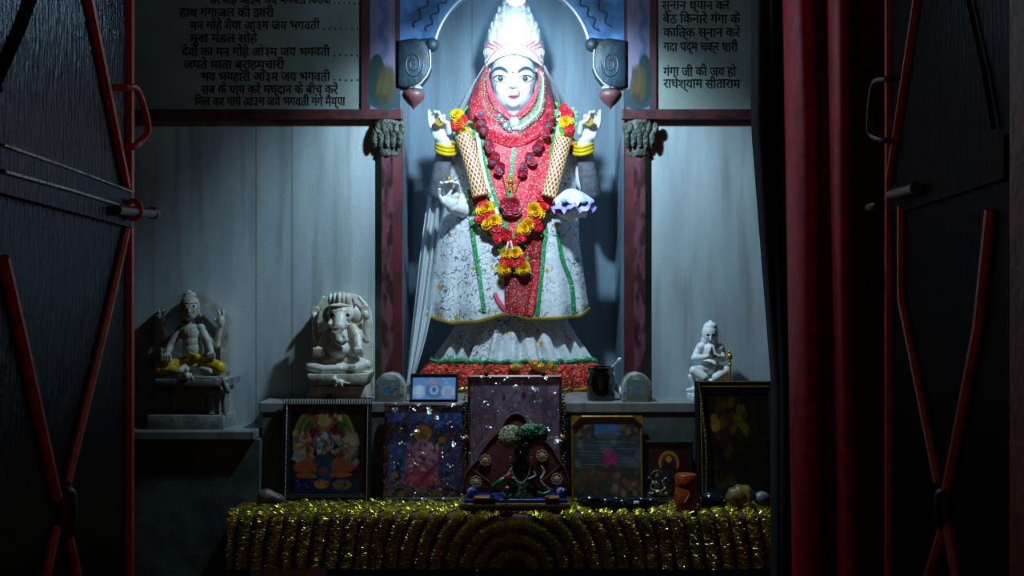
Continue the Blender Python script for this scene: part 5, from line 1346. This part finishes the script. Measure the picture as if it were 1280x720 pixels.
pa.rect(0, .62, 1, 1, '#2a3a2e').blobs(60, (0, .62, 1, 1), .06, ['#3a4a34', '#2a342a', '#5a4a3a', '#44403a', '#203028', '#5c3a3a'], 6).blobs(16, (.55, .7, 1, .95), .05, ['#7a5a5a', '#6a4a44', '#85705c'], 7).speck(.3)
p5 = Pic('framed_picture', 'gilt framed blue and green river picture right of the throne', 'picture', (714.5, 519.5, 803.5, 626), Z_TABLE+.006, 3.58, 3.612, 3, m_fgold, pa)
for u in (0, 1):
    a = p5.P(p5.w*u, 0, .0125); sx = 1 if u == 0 else -1
    build('gilt_corner', G().prism([a, a+Vector((sx*.034, 0, 0)), a+p5.uy/p5.h*.034], p5.n*.002), m_fgold, p5.frame, smooth=False)

# -- small dark red picture
pa = Paint(60, 64, '#2c1416')
pa.ell(.5, .36, .24, .22, '#8a6a1c').ell(.5, .38, .19, .18, '#5a1f1c').ring(.5, .36, .22, .2, .05, '#b8952c').ell(.5, .40, .13, .15, '#16242a').ell(.5, .62, .26, .26, '#1a1c20').ell(.5, .30, .07, .06, '#a8882c').blobs(30, (.2, .45, .8, .95), .05, ['#2a3a30', '#3a1c1c', '#1a2a30', '#4a3a24'], 3).speck(.3)
p6 = Pic('small_framed_picture', 'small dark red picture in black frame behind the silver figurine', 'picture', (806, 550.5, 866, 626), Z_TABLE+.006, 3.585, 3.612, 4, m_fblack, pa, None, 'small pictures')

# -- large dark picture at the right with a gold slip and bead string
pa = Paint(90, 124, '#10160f')
pa.blobs(50, (0, 0, 1, 1), .12, ['#141c12', '#1c1a10', '#0e1612', '#241f10'], 2).blobs(34, (.25, .1, .7, .45), .06, ['#3a300f', '#4a3c14', '#2a2810', '#57440f'], 3).ell(.22, .36, .07, .07, '#8a6a10').ell(.20, .30, .05, .05, '#7a5c10').blobs(30, (.1, .4, .9, .9), .06, ['#22240f', '#3a2f12', '#16200f'], 5).blobs(10, (.5, .2, .66, .4), .04, ['#6a5010', '#54440f'], 8).speck(.3)
p7 = Pic('framed_picture', 'large dark brown picture in black and gold frame below the praying idol', 'picture', (869, 476, 969, 624), Z_TABLE+.006, 3.565, 3.61, 8, m_fblack, pa)
f_ = p7.f
for a, b in (((f_*.15, f_*.15), (p7.w-f_*.15, f_*.15)), ((f_*.85, f_*.95), (p7.w-f_*.85, f_*.95)), ((f_*.9, f_), (f_*.9, p7.h-f_))):
    build('gold_slip', G().tube([p7.P(*a, .012), p7.P(*b, .012)], .0022, 6), m_fgold, p7.frame)
bg_ = G()
for k in range(46):
    v = k/45; bg_.ell(p7.P(.012+.020*math.sin(v*2.2), .004+v*p7.h*.92, .016), .0038, u=7, v=5)
build('bead_string', bg_, MATS['dark beads'], p7.root)

# ------------------------------------------------------------------ pot with spoon, and the rolled paper on the ledge
m_pot = M('dark glazed pot', hx('#07090a'), .15, coat=.5)
d = 3.70
c = W(751, 0, d); c.z = Z_LEDGE
t = thing('dark_jar', 'dark glazed jar with a spoon on the ledge by the right pillar', 'jar', c)
r_ = R(17.5, d)
build('jar_body', G().lathe([(.002, .0005), (r_*.92, .0005), (r_, .008), (r_, .072), (r_*.96, .080), (r_*.86, .086), (r_*.86, .092), (r_*.95, .096), (r_*.95, .108), (r_*.88, .110), (r_*.86, .09), (.002, .088)], c, 32), m_pot, t)
build('spoon', G().tube([c+Vector((.018, 0, .09)), c+Vector((.04, 0, .112)), c+Vector((.056, -.002, .128))], [.0025, .0025, .003], 6).ell(c+Vector((.060, -.003, .132)), (.011, .004, .006), Matrix.Rotation(-.8, 3, 'Y')), m_silv, t)
sc_ = G(); a = W(767, 478, 3.80); b_ = W(782, 499, 3.69); b_.z = Z_LEDGE+.016; a = W(766, 480, 3.74)
o = build('rolled_paper', G().tube([a, b_], [.010, .013], 12), M('pale paper', hx('#b9c2c8'), .6), None, (b_.x, b_.y, Z_LEDGE))
setp(o, 'pale rolled paper leaning against the dark jar at the pillar foot', 'paper roll')

# ------------------------------------------------------------------ altar bench, cloth, tinsel
xa = W(285, 0, D_TABLE).x; xb = W(970, 0, D_TABLE).x
m_bench = M('dark bench', hx('#2a302e'), .7, noise=(8, hx('#1c211f'), .4, .65))
m_tile = M('pale stone foot', hx('#cfcbc2'), .6, noise=(20, hx('#a5a198'), .4, .65))
t = thing('altar_bench', 'low altar bench under the gold tinsel cloth', 'bench', ((xa+xb)/2, 3.45, 0))
build('top_slab', G().box((xa+.012, D_TABLE+.018, Z_TABLE-.05), (xb-.012, 3.615, Z_TABLE-.006)), m_bench, t, smooth=False)
build('body', G().box((xa+.07, D_TABLE+.07, 0), (xb-.07, 3.615, Z_TABLE-.05)), m_bench, t, smooth=False)
build('stone_foot', G().box((W(311, 0, D_TABLE).x, D_TABLE+.02, 0), (W(405, 0, D_TABLE).x, D_TABLE+.0699, W(0, 707, D_TABLE).z), bev=.003), m_tile, t, smooth=False)
zbot = W(0, 711, D_TABLE).z
HF = Z_TABLE-zbot; RC = .018
def prof_(s):
    "point and normal on the cloth, s measured up from the front hem"
    if s < HF-RC: return (D_TABLE, zbot+s, -1, 0)
    a = (s-(HF-RC))/RC
    if a < PI/2: return (D_TABLE+RC-RC*math.cos(a), Z_TABLE-RC+RC*math.sin(a), -math.cos(a), math.sin(a))
    e = s-(HF-RC)-RC*PI/2
    return (D_TABLE+RC+e, Z_TABLE, 0, 1)
STOT = HF-RC+RC*PI/2+.275
m_cloth = M('dark olive maroon cloth', hx('#60382a'), .7, noise=(40, hx('#3c2218'), .4, .65), bump=(200, .3, .003))
rows = []
for j in range(60):
    s = STOT*j/59; y, z, ny, nz_ = prof_(s)
    rows.append([(xa+(xb-xa)*i/120, y+ny*.002*math.sin(i*.9)*(1 if ny < -.5 else 0), z+(.004*math.sin(i*.35)*max(0, 1-s/.05))) for i in range(121)])
cloth = thing('altar_cloth', 'dark altar cloth covered in arcs of gold tinsel', 'cloth', ((xa+xb)/2, D_TABLE, zbot))
build('cloth', G().sheet(rows, thick=.003), m_cloth, cloth)
m_tin = M('gold tinsel', hx('#f0dc50'), .33, metal=.85, noise=(300, hx('#c4c648'), .4, .65))
m_cord = M('gold cord', hx('#8f8424'), .35, metal=.7)
CX = W(643, 0, D_TABLE).x; S0 = -.012
rg = np.random.RandomState(11)
def put(x, s, nrm_off):
    y, z, ny, nz_ = prof_(min(max(s, 0), STOT)); return np.array((x, y+ny*nrm_off, z+nz_*nrm_off))
radii = [.052+.0450*k for k in range(19)]
strips = [(r, sd_) for r in radii for sd_ in ((0,) if r < STOT-.005 else (-1, 1))]
for rad, side_ in strips:
    V = []; Fc = []
    n = int(rad*PI/.0011)
    spine = [[], []]
    for k in range(n):
        a = PI*k/n; x = CX+rad*math.cos(a); s = S0+rad*math.sin(a)
        if side_*math.cos(a) < 0: continue
        if s < 0.002 or s > STOT-.005 or x < xa+.004 or x > xb-.004: continue
        if k % 4 == 0: spine[0 if a > PI/2 else 1].append((a, x, s))
        er = np.array((math.cos(a), math.sin(a)))      # outward in the unrolled cloth
        for rep in range(3):
            if s > HF+.02 and rg.rand() < .86: continue
            L = rg.uniform(.013, .027); jit = rg.normal(0, .2); dx, ds = er[0]*math.cos(jit)-er[1]*math.sin(jit), er[0]*math.sin(jit)+er[1]*math.cos(jit)
            off = rg.uniform(-.007, .004)
            x0, s0 = x+dx*off, s+ds*off; x1, s1 = x0+dx*L, s0+ds*L
            x1 = min(max(x1, xa), xb)
            h0 = .004+rg.uniform(0, .003); h1 = h0+rg.uniform(.0, .010)
            p0 = put(x0, s0, h0); p1 = put(x1, s1, h1); pm = (p0+p1)/2+np.array((0, 0, rg.uniform(-.001, .003)))
            t_ = p1-p0; t_ /= np.linalg.norm(t_)+1e-9; rv = rg.normal(size=3); sd = np.cross(t_, rv); sd /= np.linalg.norm(sd)+1e-9; sd *= rg.uniform(.0007, .0019)
            rv2 = rg.normal(size=3); sd2 = np.cross(t_, rv2); sd2 /= np.linalg.norm(sd2)+1e-9; sd2 *= .0014
            b0 = len(V); V += [p0-sd, p0+sd, pm-sd2, pm+sd2, p1-sd*.6, p1+sd*.6]
            Fc += [(b0, b0+1, b0+3, b0+2), (b0+2, b0+3, b0+5, b0+4)]
    if not V: continue
    me = bpy.data.meshes.new('tinsel_strip'); me.from_pydata([tuple(v) for v in V], [], Fc); me.materials.append(m_tin)
    o = link_mesh('tinsel_strip', me, cloth)
    segs = [sorted(sp_) for sp_ in spine]
    if rad < STOT-.03 and segs[0] and segs[1]: segs = [segs[1]+segs[0]]
    for sp_ in segs:
        if len(sp_) > 2: build('cord', G().tube([Vector(put(x, s, .004)) for a, x, s in sp_], .0028, 5), m_cord, o)

# ------------------------------------------------------------------ the little throne with its dressed idol
m_vel = M('maroon velvet', hx('#6e1210'), .75, noise=(60, hx('#4c0c0c'), .4, .65), sheen=.3)
m_pipe = M('rose piping', hx('#7a4a4c'), .5)
m_gem = M('gold sequin flower', hx('#f2dfa0'), .3, metal=.25, bump=(300, .6, .003))
m_gtr = M('antique gold braid', hx('#7a6428'), .4, metal=.6, bump=(260, 1, .004))
m_blkw = M('black throne base', hx('#0f1212'), .5)
zt0 = Z_TABLE+.007
d0 = 3.415
t = thing('idol_throne', 'maroon velvet throne with gold flowers at the centre of the altar', 'throne', (W(643, 0, d0).x, 3.44, zt0), None)
zs = W(0, 634, d0).z
build('base', G().box((W(576, 0, d0).x, d0, zt0), (W(711, 0, d0).x, 3.545, zs-.004), bev=.004), m_blkw, t, ang=35)
build('gold_braid', G().box((W(574, 0, d0).x, d0-.006, zs-.004), (W(713, 0, d0).x, 3.55, zs+.012), bev=.003), m_gtr, t, ang=35)
zs += .012
db_ = 3.54
bo = [(580, 628), (579, 606), (582, 593), (589, 583), (598, 574), (601, 566), (612, 551), (627, 535), (633, 524), (640, 518), (647, 516.5), (654, 520), (660, 530), (667, 539), (680, 550), (690, 560), (697, 573), (706, 586), (711, 600), (711, 628)]
pts = [W(x, y, db_) for x, y in bo]
for v in pts: v.z = max(v.z, zs)
bk = build('backrest', G().prism(pts, (0, .028, 0), .006), m_vel, t, ang=60)
build('piping', G().tube(smooth_path([W(x, y, db_-.001) for x, y in bo[1:-1]], 80), .0026, 6), m_pipe, bk)
for pts_ in ([(604, 566), (614, 580)], [(588, 585), (613, 603)], [(702, 580), (679, 600)]):
    build('seam', G().tube([W(x, y, db_-.001) for x, y in pts_], .0014, 5), m_pipe, bk)
for x, y in ((606.5, 575), (595, 602), (677.5, 569.5), (696, 598.5)):
    c = W(x, y, db_-.003); g = G(); g.ell(c, (R(3.6, db_), .003, R(3.6, db_)))
    for k in range(8):
        a = k*PI/4; g.tube([c+Vector((math.cos(b)*R(1.9, db_)+math.cos(a)*R(5.2, db_), -.001, math.sin(b)*R(1.9, db_)+math.sin(a)*R(5.2, db_))) for b in np.linspace(0, 2*PI, 9)[:-1]], .0010, 5, closed=True)
    build('gold_flower', g, m_gem, bk)
m_blu = M('royal blue satin', hx('#142a7a'), .35); m_org = M('orange satin', hx('#a8681c'), .4); m_pal = M('pale bolster end', hx('#7f8fa8'), .5)
build('seat_cushion', G().box((W(580, 0, 3.43).x, 3.418, zs), (W(709, 0, 3.43).x, 3.535, zs+.012), bev=.005), m_blu, t, ang=60)
zs2 = zs+.012
for x in (590, 702):
    c = W(x, 0, 3.45); c.z = zs2+.014
    b_ = build('bolster', G().lathe([(.002, -.022), (.012, -.022), (.0145, -.018), (.0145, .018), (.012, .022), (.002, .022)], c, 20, tilt=Matrix.Rotation(PI/2, 3, 'X') @ Matrix.Rotation(.5, 3, 'Y')), m_blu, t)
    build('bolster_stripe', G().lathe([(.0148, -.006), (.0152, -.004), (.0152, .006), (.0148, .008)], c, 20, tilt=Matrix.Rotation(PI/2, 3, 'X') @ Matrix.Rotation(.5, 3, 'Y'), caps=False), m_pal, b_)
for x, w_ in ((603, .026), (690, .022)):
    c = W(x, 0, 3.425); build('orange_pad', G().box((c.x-w_, 3.405, zs2), (c.x+w_, 3.44, zs2+.008), bev=.003), m_org, t, ang=60)
# the idol: dark figure dressed in green, pale sequinned crown
m_idol = M('black idol', hx('#0d100f'), .3)
m_gdr = M('dark green sequinned dress', hx('#0f2f1c'), .4, noise=(60, hx('#07160e'), .4, .62), mix2=(170, hx('#8fae8a'), .22), bump=(90, .6, .006))
m_gcl = M('green cloth puff', hx('#0f5a2a'), .45, noise=(50, hx('#083218'), .4, .65), mix2=(150, hx('#b9d8b0'), .24), bump=(80, .8, .008))
m_seq = M('pale sequinned disc', hx('#b9b48c'), .35, noise=(80, hx('#6a6a4a'), .42, .6), mix2=(160, hx('#e8e8d0'), .3), bump=(120, .8, .006))
d = 3.475
t = thing('small_dressed_idol', 'small dark idol in green sequinned dress with pale round crown on the throne', 'statue', (W(651, 0, d).x, d, zs2))
x = Px(d); x.ell((652, 600), 17, 18, .032).ell((652, 584), 13, 13, .026).ell((651, 566), 9, 10, .02, -.006).cap((642, 582), (634, 596), 4.5, 3.4, 0, -.03).cap((663, 582), (670, 596), 4.5, 3.4, 0, -.03).cap((634, 596), (645, 600), 3.2, 2.6, -.03, -.04).cap((670, 596), (660, 600), 3.2, 2.6, -.03, -.04)
x.cap((650.5, 566), (650.3, 569), 1, 1.6, -.028, -.03)
b = sculpt('figure', x.g, m_idol, t, voxel=.0022, it=2)
yb_ = 360+(CZ-zs2)*F/d
rows = [[Vector((W(651, 0, d).x+math.cos(2*PI*k/80)*R(10+15*j/11+(1.6*math.sin(k*PI/4))*j/11, d), d+math.sin(2*PI*k/80)*(.02+.03*j/11+.004*math.sin(k*PI/4)*j/11), W(0, 588+(yb_-588.5)*j/11, d).z)) for k in range(80)] for j in range(12)]
build('green_skirt', G().sheet(rows, closed_u=True), m_gdr, t)
build('sequin_disc', G().lathe([(.002, -.006), (R(13, d), -.004), (R(15.5, d), 0), (R(13, d), .004), (.002, .006)], W(638.5, 546.5, d-.012), 36, tilt=Matrix.Rotation(PI/2-.1, 3, 'X')), m_seq, t)
pf = Px(d-.012); rr_ = random.Random(4)
for k in range(26):
    a = rr_.uniform(0, 2*PI); q = rr_.uniform(0, 1)**.5
    pf.ell((664+19*q*math.cos(a), 543+14*q*math.sin(a)), rr_.uniform(5, 9), rr_.uniform(4, 7), .014, rr_.uniform(-.008, .010), rr_.uniform(0, 3))
pf.cap((658, 556), (656, 566), 8, 6)
sculpt('green_headcloth', pf.g.ell(W(664, 543, 3.463), (R(21, d), .02, R(14, d))), m_gcl, t, voxel=.0026, it=6)
def scarf(pts, w_, mat, nm):
    P = smooth_path([W(*q) for q in pts], 30)
    build(nm, G().tube(P, R(w_, d), 8, flat=.5), mat, t)
m_sgr = M('bright green foil', hx('#1f8a5c'), .3, metal=.3); m_srd = M('bright red satin', hx('#c01a38'), .4); m_spk = M('pink satin', hx('#d08a94'), .4)
scarf([(616, 608, 3.42), (624, 602, 3.42), (634, 597, 3.43), (640, 594, 3.44)], 2.6, m_sgr, 'green_scarf')
scarf([(630, 598, 3.418), (636, 595, 3.422), (639, 593, 3.43)], 3, m_srd, 'red_scarf')
scarf([(615, 611, 3.415), (614, 617, 3.412), (618, 622, 3.41)], 4.5, m_gdr, 'scarf_end')
scarf([(676, 582, 3.45), (680, 590, 3.44), (676, 600, 3.435), (684, 610, 3.42), (693, 613, 3.42)], 1.8, m_seq, 'gold_scarf')
scarf([(626, 617, 3.405), (634, 622, 3.403), (640, 619, 3.405)], 2.6, m_sgr, 'green_scarf'); scarf([(672, 616, 3.405), (680, 618, 3.405), (688, 615, 3.41)], 2.2, m_sgr, 'green_scarf')
build('pink_bead', G().ell(W(634, 610, 3.405), .006), m_spk, t)
nb = G()
for k in range(34):
    a = PI*k/33; nb.ell(W(651-13*math.cos(a), 572+32*math.sin(a), d-.055), .0028, u=6, v=5)
build('bead_garland', nb, m_seq, t)

# ------------------------------------------------------------------ things on the cloth
zc_ = Z_TABLE+.009
m_steel = M('dark polished steel', hx('#4a545c'), .15, metal=.95)
m_dk = M('dark wet fruit', hx('#10161c'), .12, coat=.7, noise=(20, hx('#1c2a36'), .4, .65))
d = 3.475
pc = W(772, 0, d); pc.z = zc_
t = thing('steel_plate', 'round steel plate with dark offerings in front of the gilt picture', 'plate', pc)
build('plate', G().lathe([(.002, .002), (.10, .002), (.112, .006), (.126, .012), (.129, .013), (.129, .016), (.118, .012), (.10, .007), (.002, .006)], pc, 48, sx=1, sy=.46), m_steel, t)
its = [('dark_bowl', 733, 3.47, 'shiny dark bowl on the left end of the steel plate'), ]
def on_plate(nm, x, dd, g_fn, mat, label, cat, group=None):
    dd = 3.475+(dd-3.462)*.7; c = W(x, 0, dd); c.z = zc_+.0075
    o = build(nm, g_fn(c), mat, None, c); setp(o, label, cat, group); return o
on_plate('bowl', 735, 3.45, lambda c: G().lathe([(.002, 0), (.018, 0), (.030, .010), (.037, .024), (.035, .0245), (.028, .012), (.002, .006)], c, 28), m_dk, 'shiny dark bowl at the left end of the steel plate', 'bowl')
def lump(s):
    def f(c):
        r_ = random.Random(s); g = G()
        g.ell(c+Vector((0, 0, .010)), (.022*r_.uniform(.8, 1.15), .017, .0105), Matrix.Rotation(r_.uniform(0, 3), 3, 'Z')); return g
    return f
for i, (x, dd, lb) in enumerate(((757, 3.45, 'dark glossy fruit on the plate next to the bowl'), (771, 3.49, 'dark glossy fruit at the middle back of the steel plate'), (779, 3.43, 'dark glossy fruit on the plate beside the white lump'), (801, 3.48, 'dark glossy fruit on the plate near the silver figurine'), (813, 3.46, 'dark glossy fruit at the right rim of the steel plate'))):
    on_plate('fruit', x, dd, lump(i+2), m_dk, lb, 'fruit', 'dark fruit on the steel plate')
on_plate('sugar_lump', 796, 3.425, lambda c: G().box(c+Vector((-.010, -.007, 0)), c+Vector((.008, .007, .013)), Matrix.Rotation(.0, 3, 'Z'), bev=.004), M('white sugar', hx('#c8d4da'), .5), 'small white lump at the front of the steel plate', 'sweet')
# silver figurine
d = 3.53; c = W(822, 0, d); c.z = zc_
t = thing('silver_figurine', 'small silver seated figurine between the gilt picture and the orange pot', 'figurine', c)
m_fs = M('old silver', hx('#8f907c'), .35, metal=.7, noise=(60, hx('#4f5048'), .42, .62), bump=(120, .5, .006))
build('pedestal', G().box(c+Vector((-.034, -.022, 0)), c+Vector((.034, .022, .012)), bev=.003).box(c+Vector((-.029, -.018, .012)), c+Vector((.029, .018, .019)), bev=.002), m_fs, t, ang=35)
g = G(); o_ = c+Vector((0, 0, .019))
g.ell(o_+Vector((0, 0, .013)), (.028, .017, .012)).ell(o_+Vector((0, 0, .034)), (.015, .012, .02)).ell(o_+Vector((0, -.002, .060)), (.0095, .0095, .011)).cap(o_+Vector((0, 0, .068)), o_+Vector((0, 0, .084)), .008, .002)
for s in (-1, 1): g.cap(o_+Vector((s*.014, 0, .044)), o_+Vector((s*.024, -.006, .026)), .005, .004).cap(o_+Vector((s*.024, -.006, .026)), o_+Vector((s*.012, -.018, .022)), .004, .0035).cap(o_+Vector((s*.006, -.01, .010)), o_+Vector((s*.027, -.012, .010)), .008, .007).cap(o_+Vector((s*.015, .004, .046)), o_+Vector((s*.028, .004, .058)), .004, .003)
sculpt('figure', g, m_fs, t, voxel=.0016, it=1)
build('halo', G().tube([o_+Vector((.022*math.cos(a), .008, .058+.022*math.sin(a))) for a in np.linspace(-.3, PI+.3, 20)], .0022, 6), m_fs, t)
# orange pot
d = 3.44; c = W(857.5, 0, d); c.z = zc_
t = thing('orange_pot', 'orange clay pot with a lid in front of the small red picture', 'pot', c)
m_or = M('orange glazed clay', hx('#a84a14'), .4, noise=(30, hx('#7a2f0c'), .45, .68), bump=(60, .3))
r_ = R(14.5, d)
build('pot_body', G().lathe([(.002, 0), (r_*.80, 0), (r_*.88, .004), (r_*1.0, .020), (r_*1.02, .034), (r_*.96, .052), (r_*.84, .068), (r_*.80, .074)], c, 32), m_or, t)
build('lid', G().lathe([(r_*.80, .074), (r_*.92, .075), (r_*.94, .080), (r_*.92, .102), (r_*.84, .105), (.002, .103)], c, 32), m_or, t)
build('white_crack', G().tube([c+Vector((-.010, -r_*1.03, .024)), c+Vector((-.002, -r_*1.035, .036)), c+Vector((.004, -r_*1.03, .048)), c+Vector((.001, -r_*.99, .058))], .0016, 5), M('pale glaze chip', hx('#d8b8a0'), .5), t)
# dark bowl on a saucer
d = 3.49; c = W(890, 0, d); c.z = zc_
t = thing('dark_bowl', 'dark lidded bowl on a saucer right of the orange pot', 'bowl', c)
build('saucer', G().lathe([(.002, 0), (.030, 0), (.048, .007), (.047, .009), (.03, .004), (.002, .003)], c, 32), m_steel, t)
build('bowl', G().lathe([(.002, .004), (.018, .004), (.032, .014), (.040, .026), (.040, .029), (.002, .029)], c, 32), m_dk, t)
build('lid', G().lathe([(.038, .0292), (.034, .036), (.020, .042), (.008, .044), (.007, .050), (.002, .052)], c, 32), m_dk, t)
# conch at the right, pebble at the left
d = 3.47; c = W(930, 0, d); c.z = zc_
t = thing('conch_shell', 'ochre conch shell with a grey tip at the right end of the altar', 'shell', c)
m_con = M('ochre conch', hx('#8a7434'), .45, noise=(26, hx('#4f4420'), .42, .64), bump=(50, .4))
m_cong = M('grey conch tip', hx('#7d848c'), .4, noise=(30, hx('#4c5258'), .4, .65))
g = G(); P = smooth_path([c+Vector((-.050, 0, .016)), c+Vector((-.03, -.004, .030)), c+Vector((0, -.004, .038)), c+Vector((.03, 0, .030))], 22)
g.tube(P, [.006+.026*math.sin(PI*min(1, .08+i/25))*(1+.10*math.sin(i*1.3)) for i in range(22)], 18, flat=.95)
g.tube(smooth_path([c+Vector((.004, -.026, .052)), c+Vector((.010, -.036, .030)), c+Vector((.006, -.040, .006))], 10), [.009-.005*i/9 for i in range(10)], 8)
zmin = min(v.co.z for v in g.bm.verts)
for v in g.bm.verts: v.co.z = max(v.co.z, zc_)
build('shell_body', g, m_con, t)
build('tip', G().ell(c+Vector((.055, 0, .024)), (.026, .022, .022)).ell(c+Vector((.073, 0, .021)), (.012, .012, .012)), m_cong, t)
d = 3.53; c = W(338, 0, d); c.z = zc_
o = sculpt('stone', G().ell(c+Vector((-.012, 0, .020)), (.030, .024, .024)).ell(c+Vector((.016, 0, .014)), (.034, .022, .017), Matrix.Rotation(.35, 3, 'Y')).ell(c+Vector((.0, .004, .010)), (.045, .024, .012)), M('brown river stone', hx('#6a625a'), .5, noise=(24, hx('#3f332a'), .4, .62), bump=(50, .5)), None, c, voxel=.004, it=2)
setp(o, 'rough brown stone at the left end of the tinsel cloth', 'stone')

# ------------------------------------------------------------------ thin haze volume added round the lamp to stand in for its bloom
hz = bpy.data.materials.new('lamp bloom haze'); hz.use_nodes = True; nt = hz.node_tree
nt.nodes.remove(nt.nodes['Principled BSDF'])
vs = nt.nodes.new('ShaderNodeVolumeScatter'); vs.inputs['Color'].default_value = (.38, .68, 1, 1); vs.inputs['Density'].default_value = .035; vs.inputs['Anisotropy'].default_value = .2
tc = nt.nodes.new('ShaderNodeTexCoord'); ln = nt.nodes.new('ShaderNodeVectorMath'); ln.operation = 'LENGTH'; nt.links.new(tc.outputs['Object'], ln.inputs[0])
mr = nt.nodes.new('ShaderNodeMapRange'); mr.interpolation_type = 'SMOOTHSTEP'
for k, v in (('From Min', 0), ('From Max', .52), ('To Min', .15), ('To Max', .0)): mr.inputs[k].default_value = v
nt.links.new(ln.outputs['Value'], mr.inputs['Value']); nt.links.new(mr.outputs[0], vs.inputs['Density'])
nt.links.new(vs.outputs[0], nt.nodes['Material Output'].inputs['Volume'])
o = build('haze', G().box((-.85, 2.62, 1.6), (.85, 4.40, 2.93)), hz, None, tuple(bz)); setp(o, 'thin bluish haze added round the lamp for its bloom', 'haze', None, 'stuff')
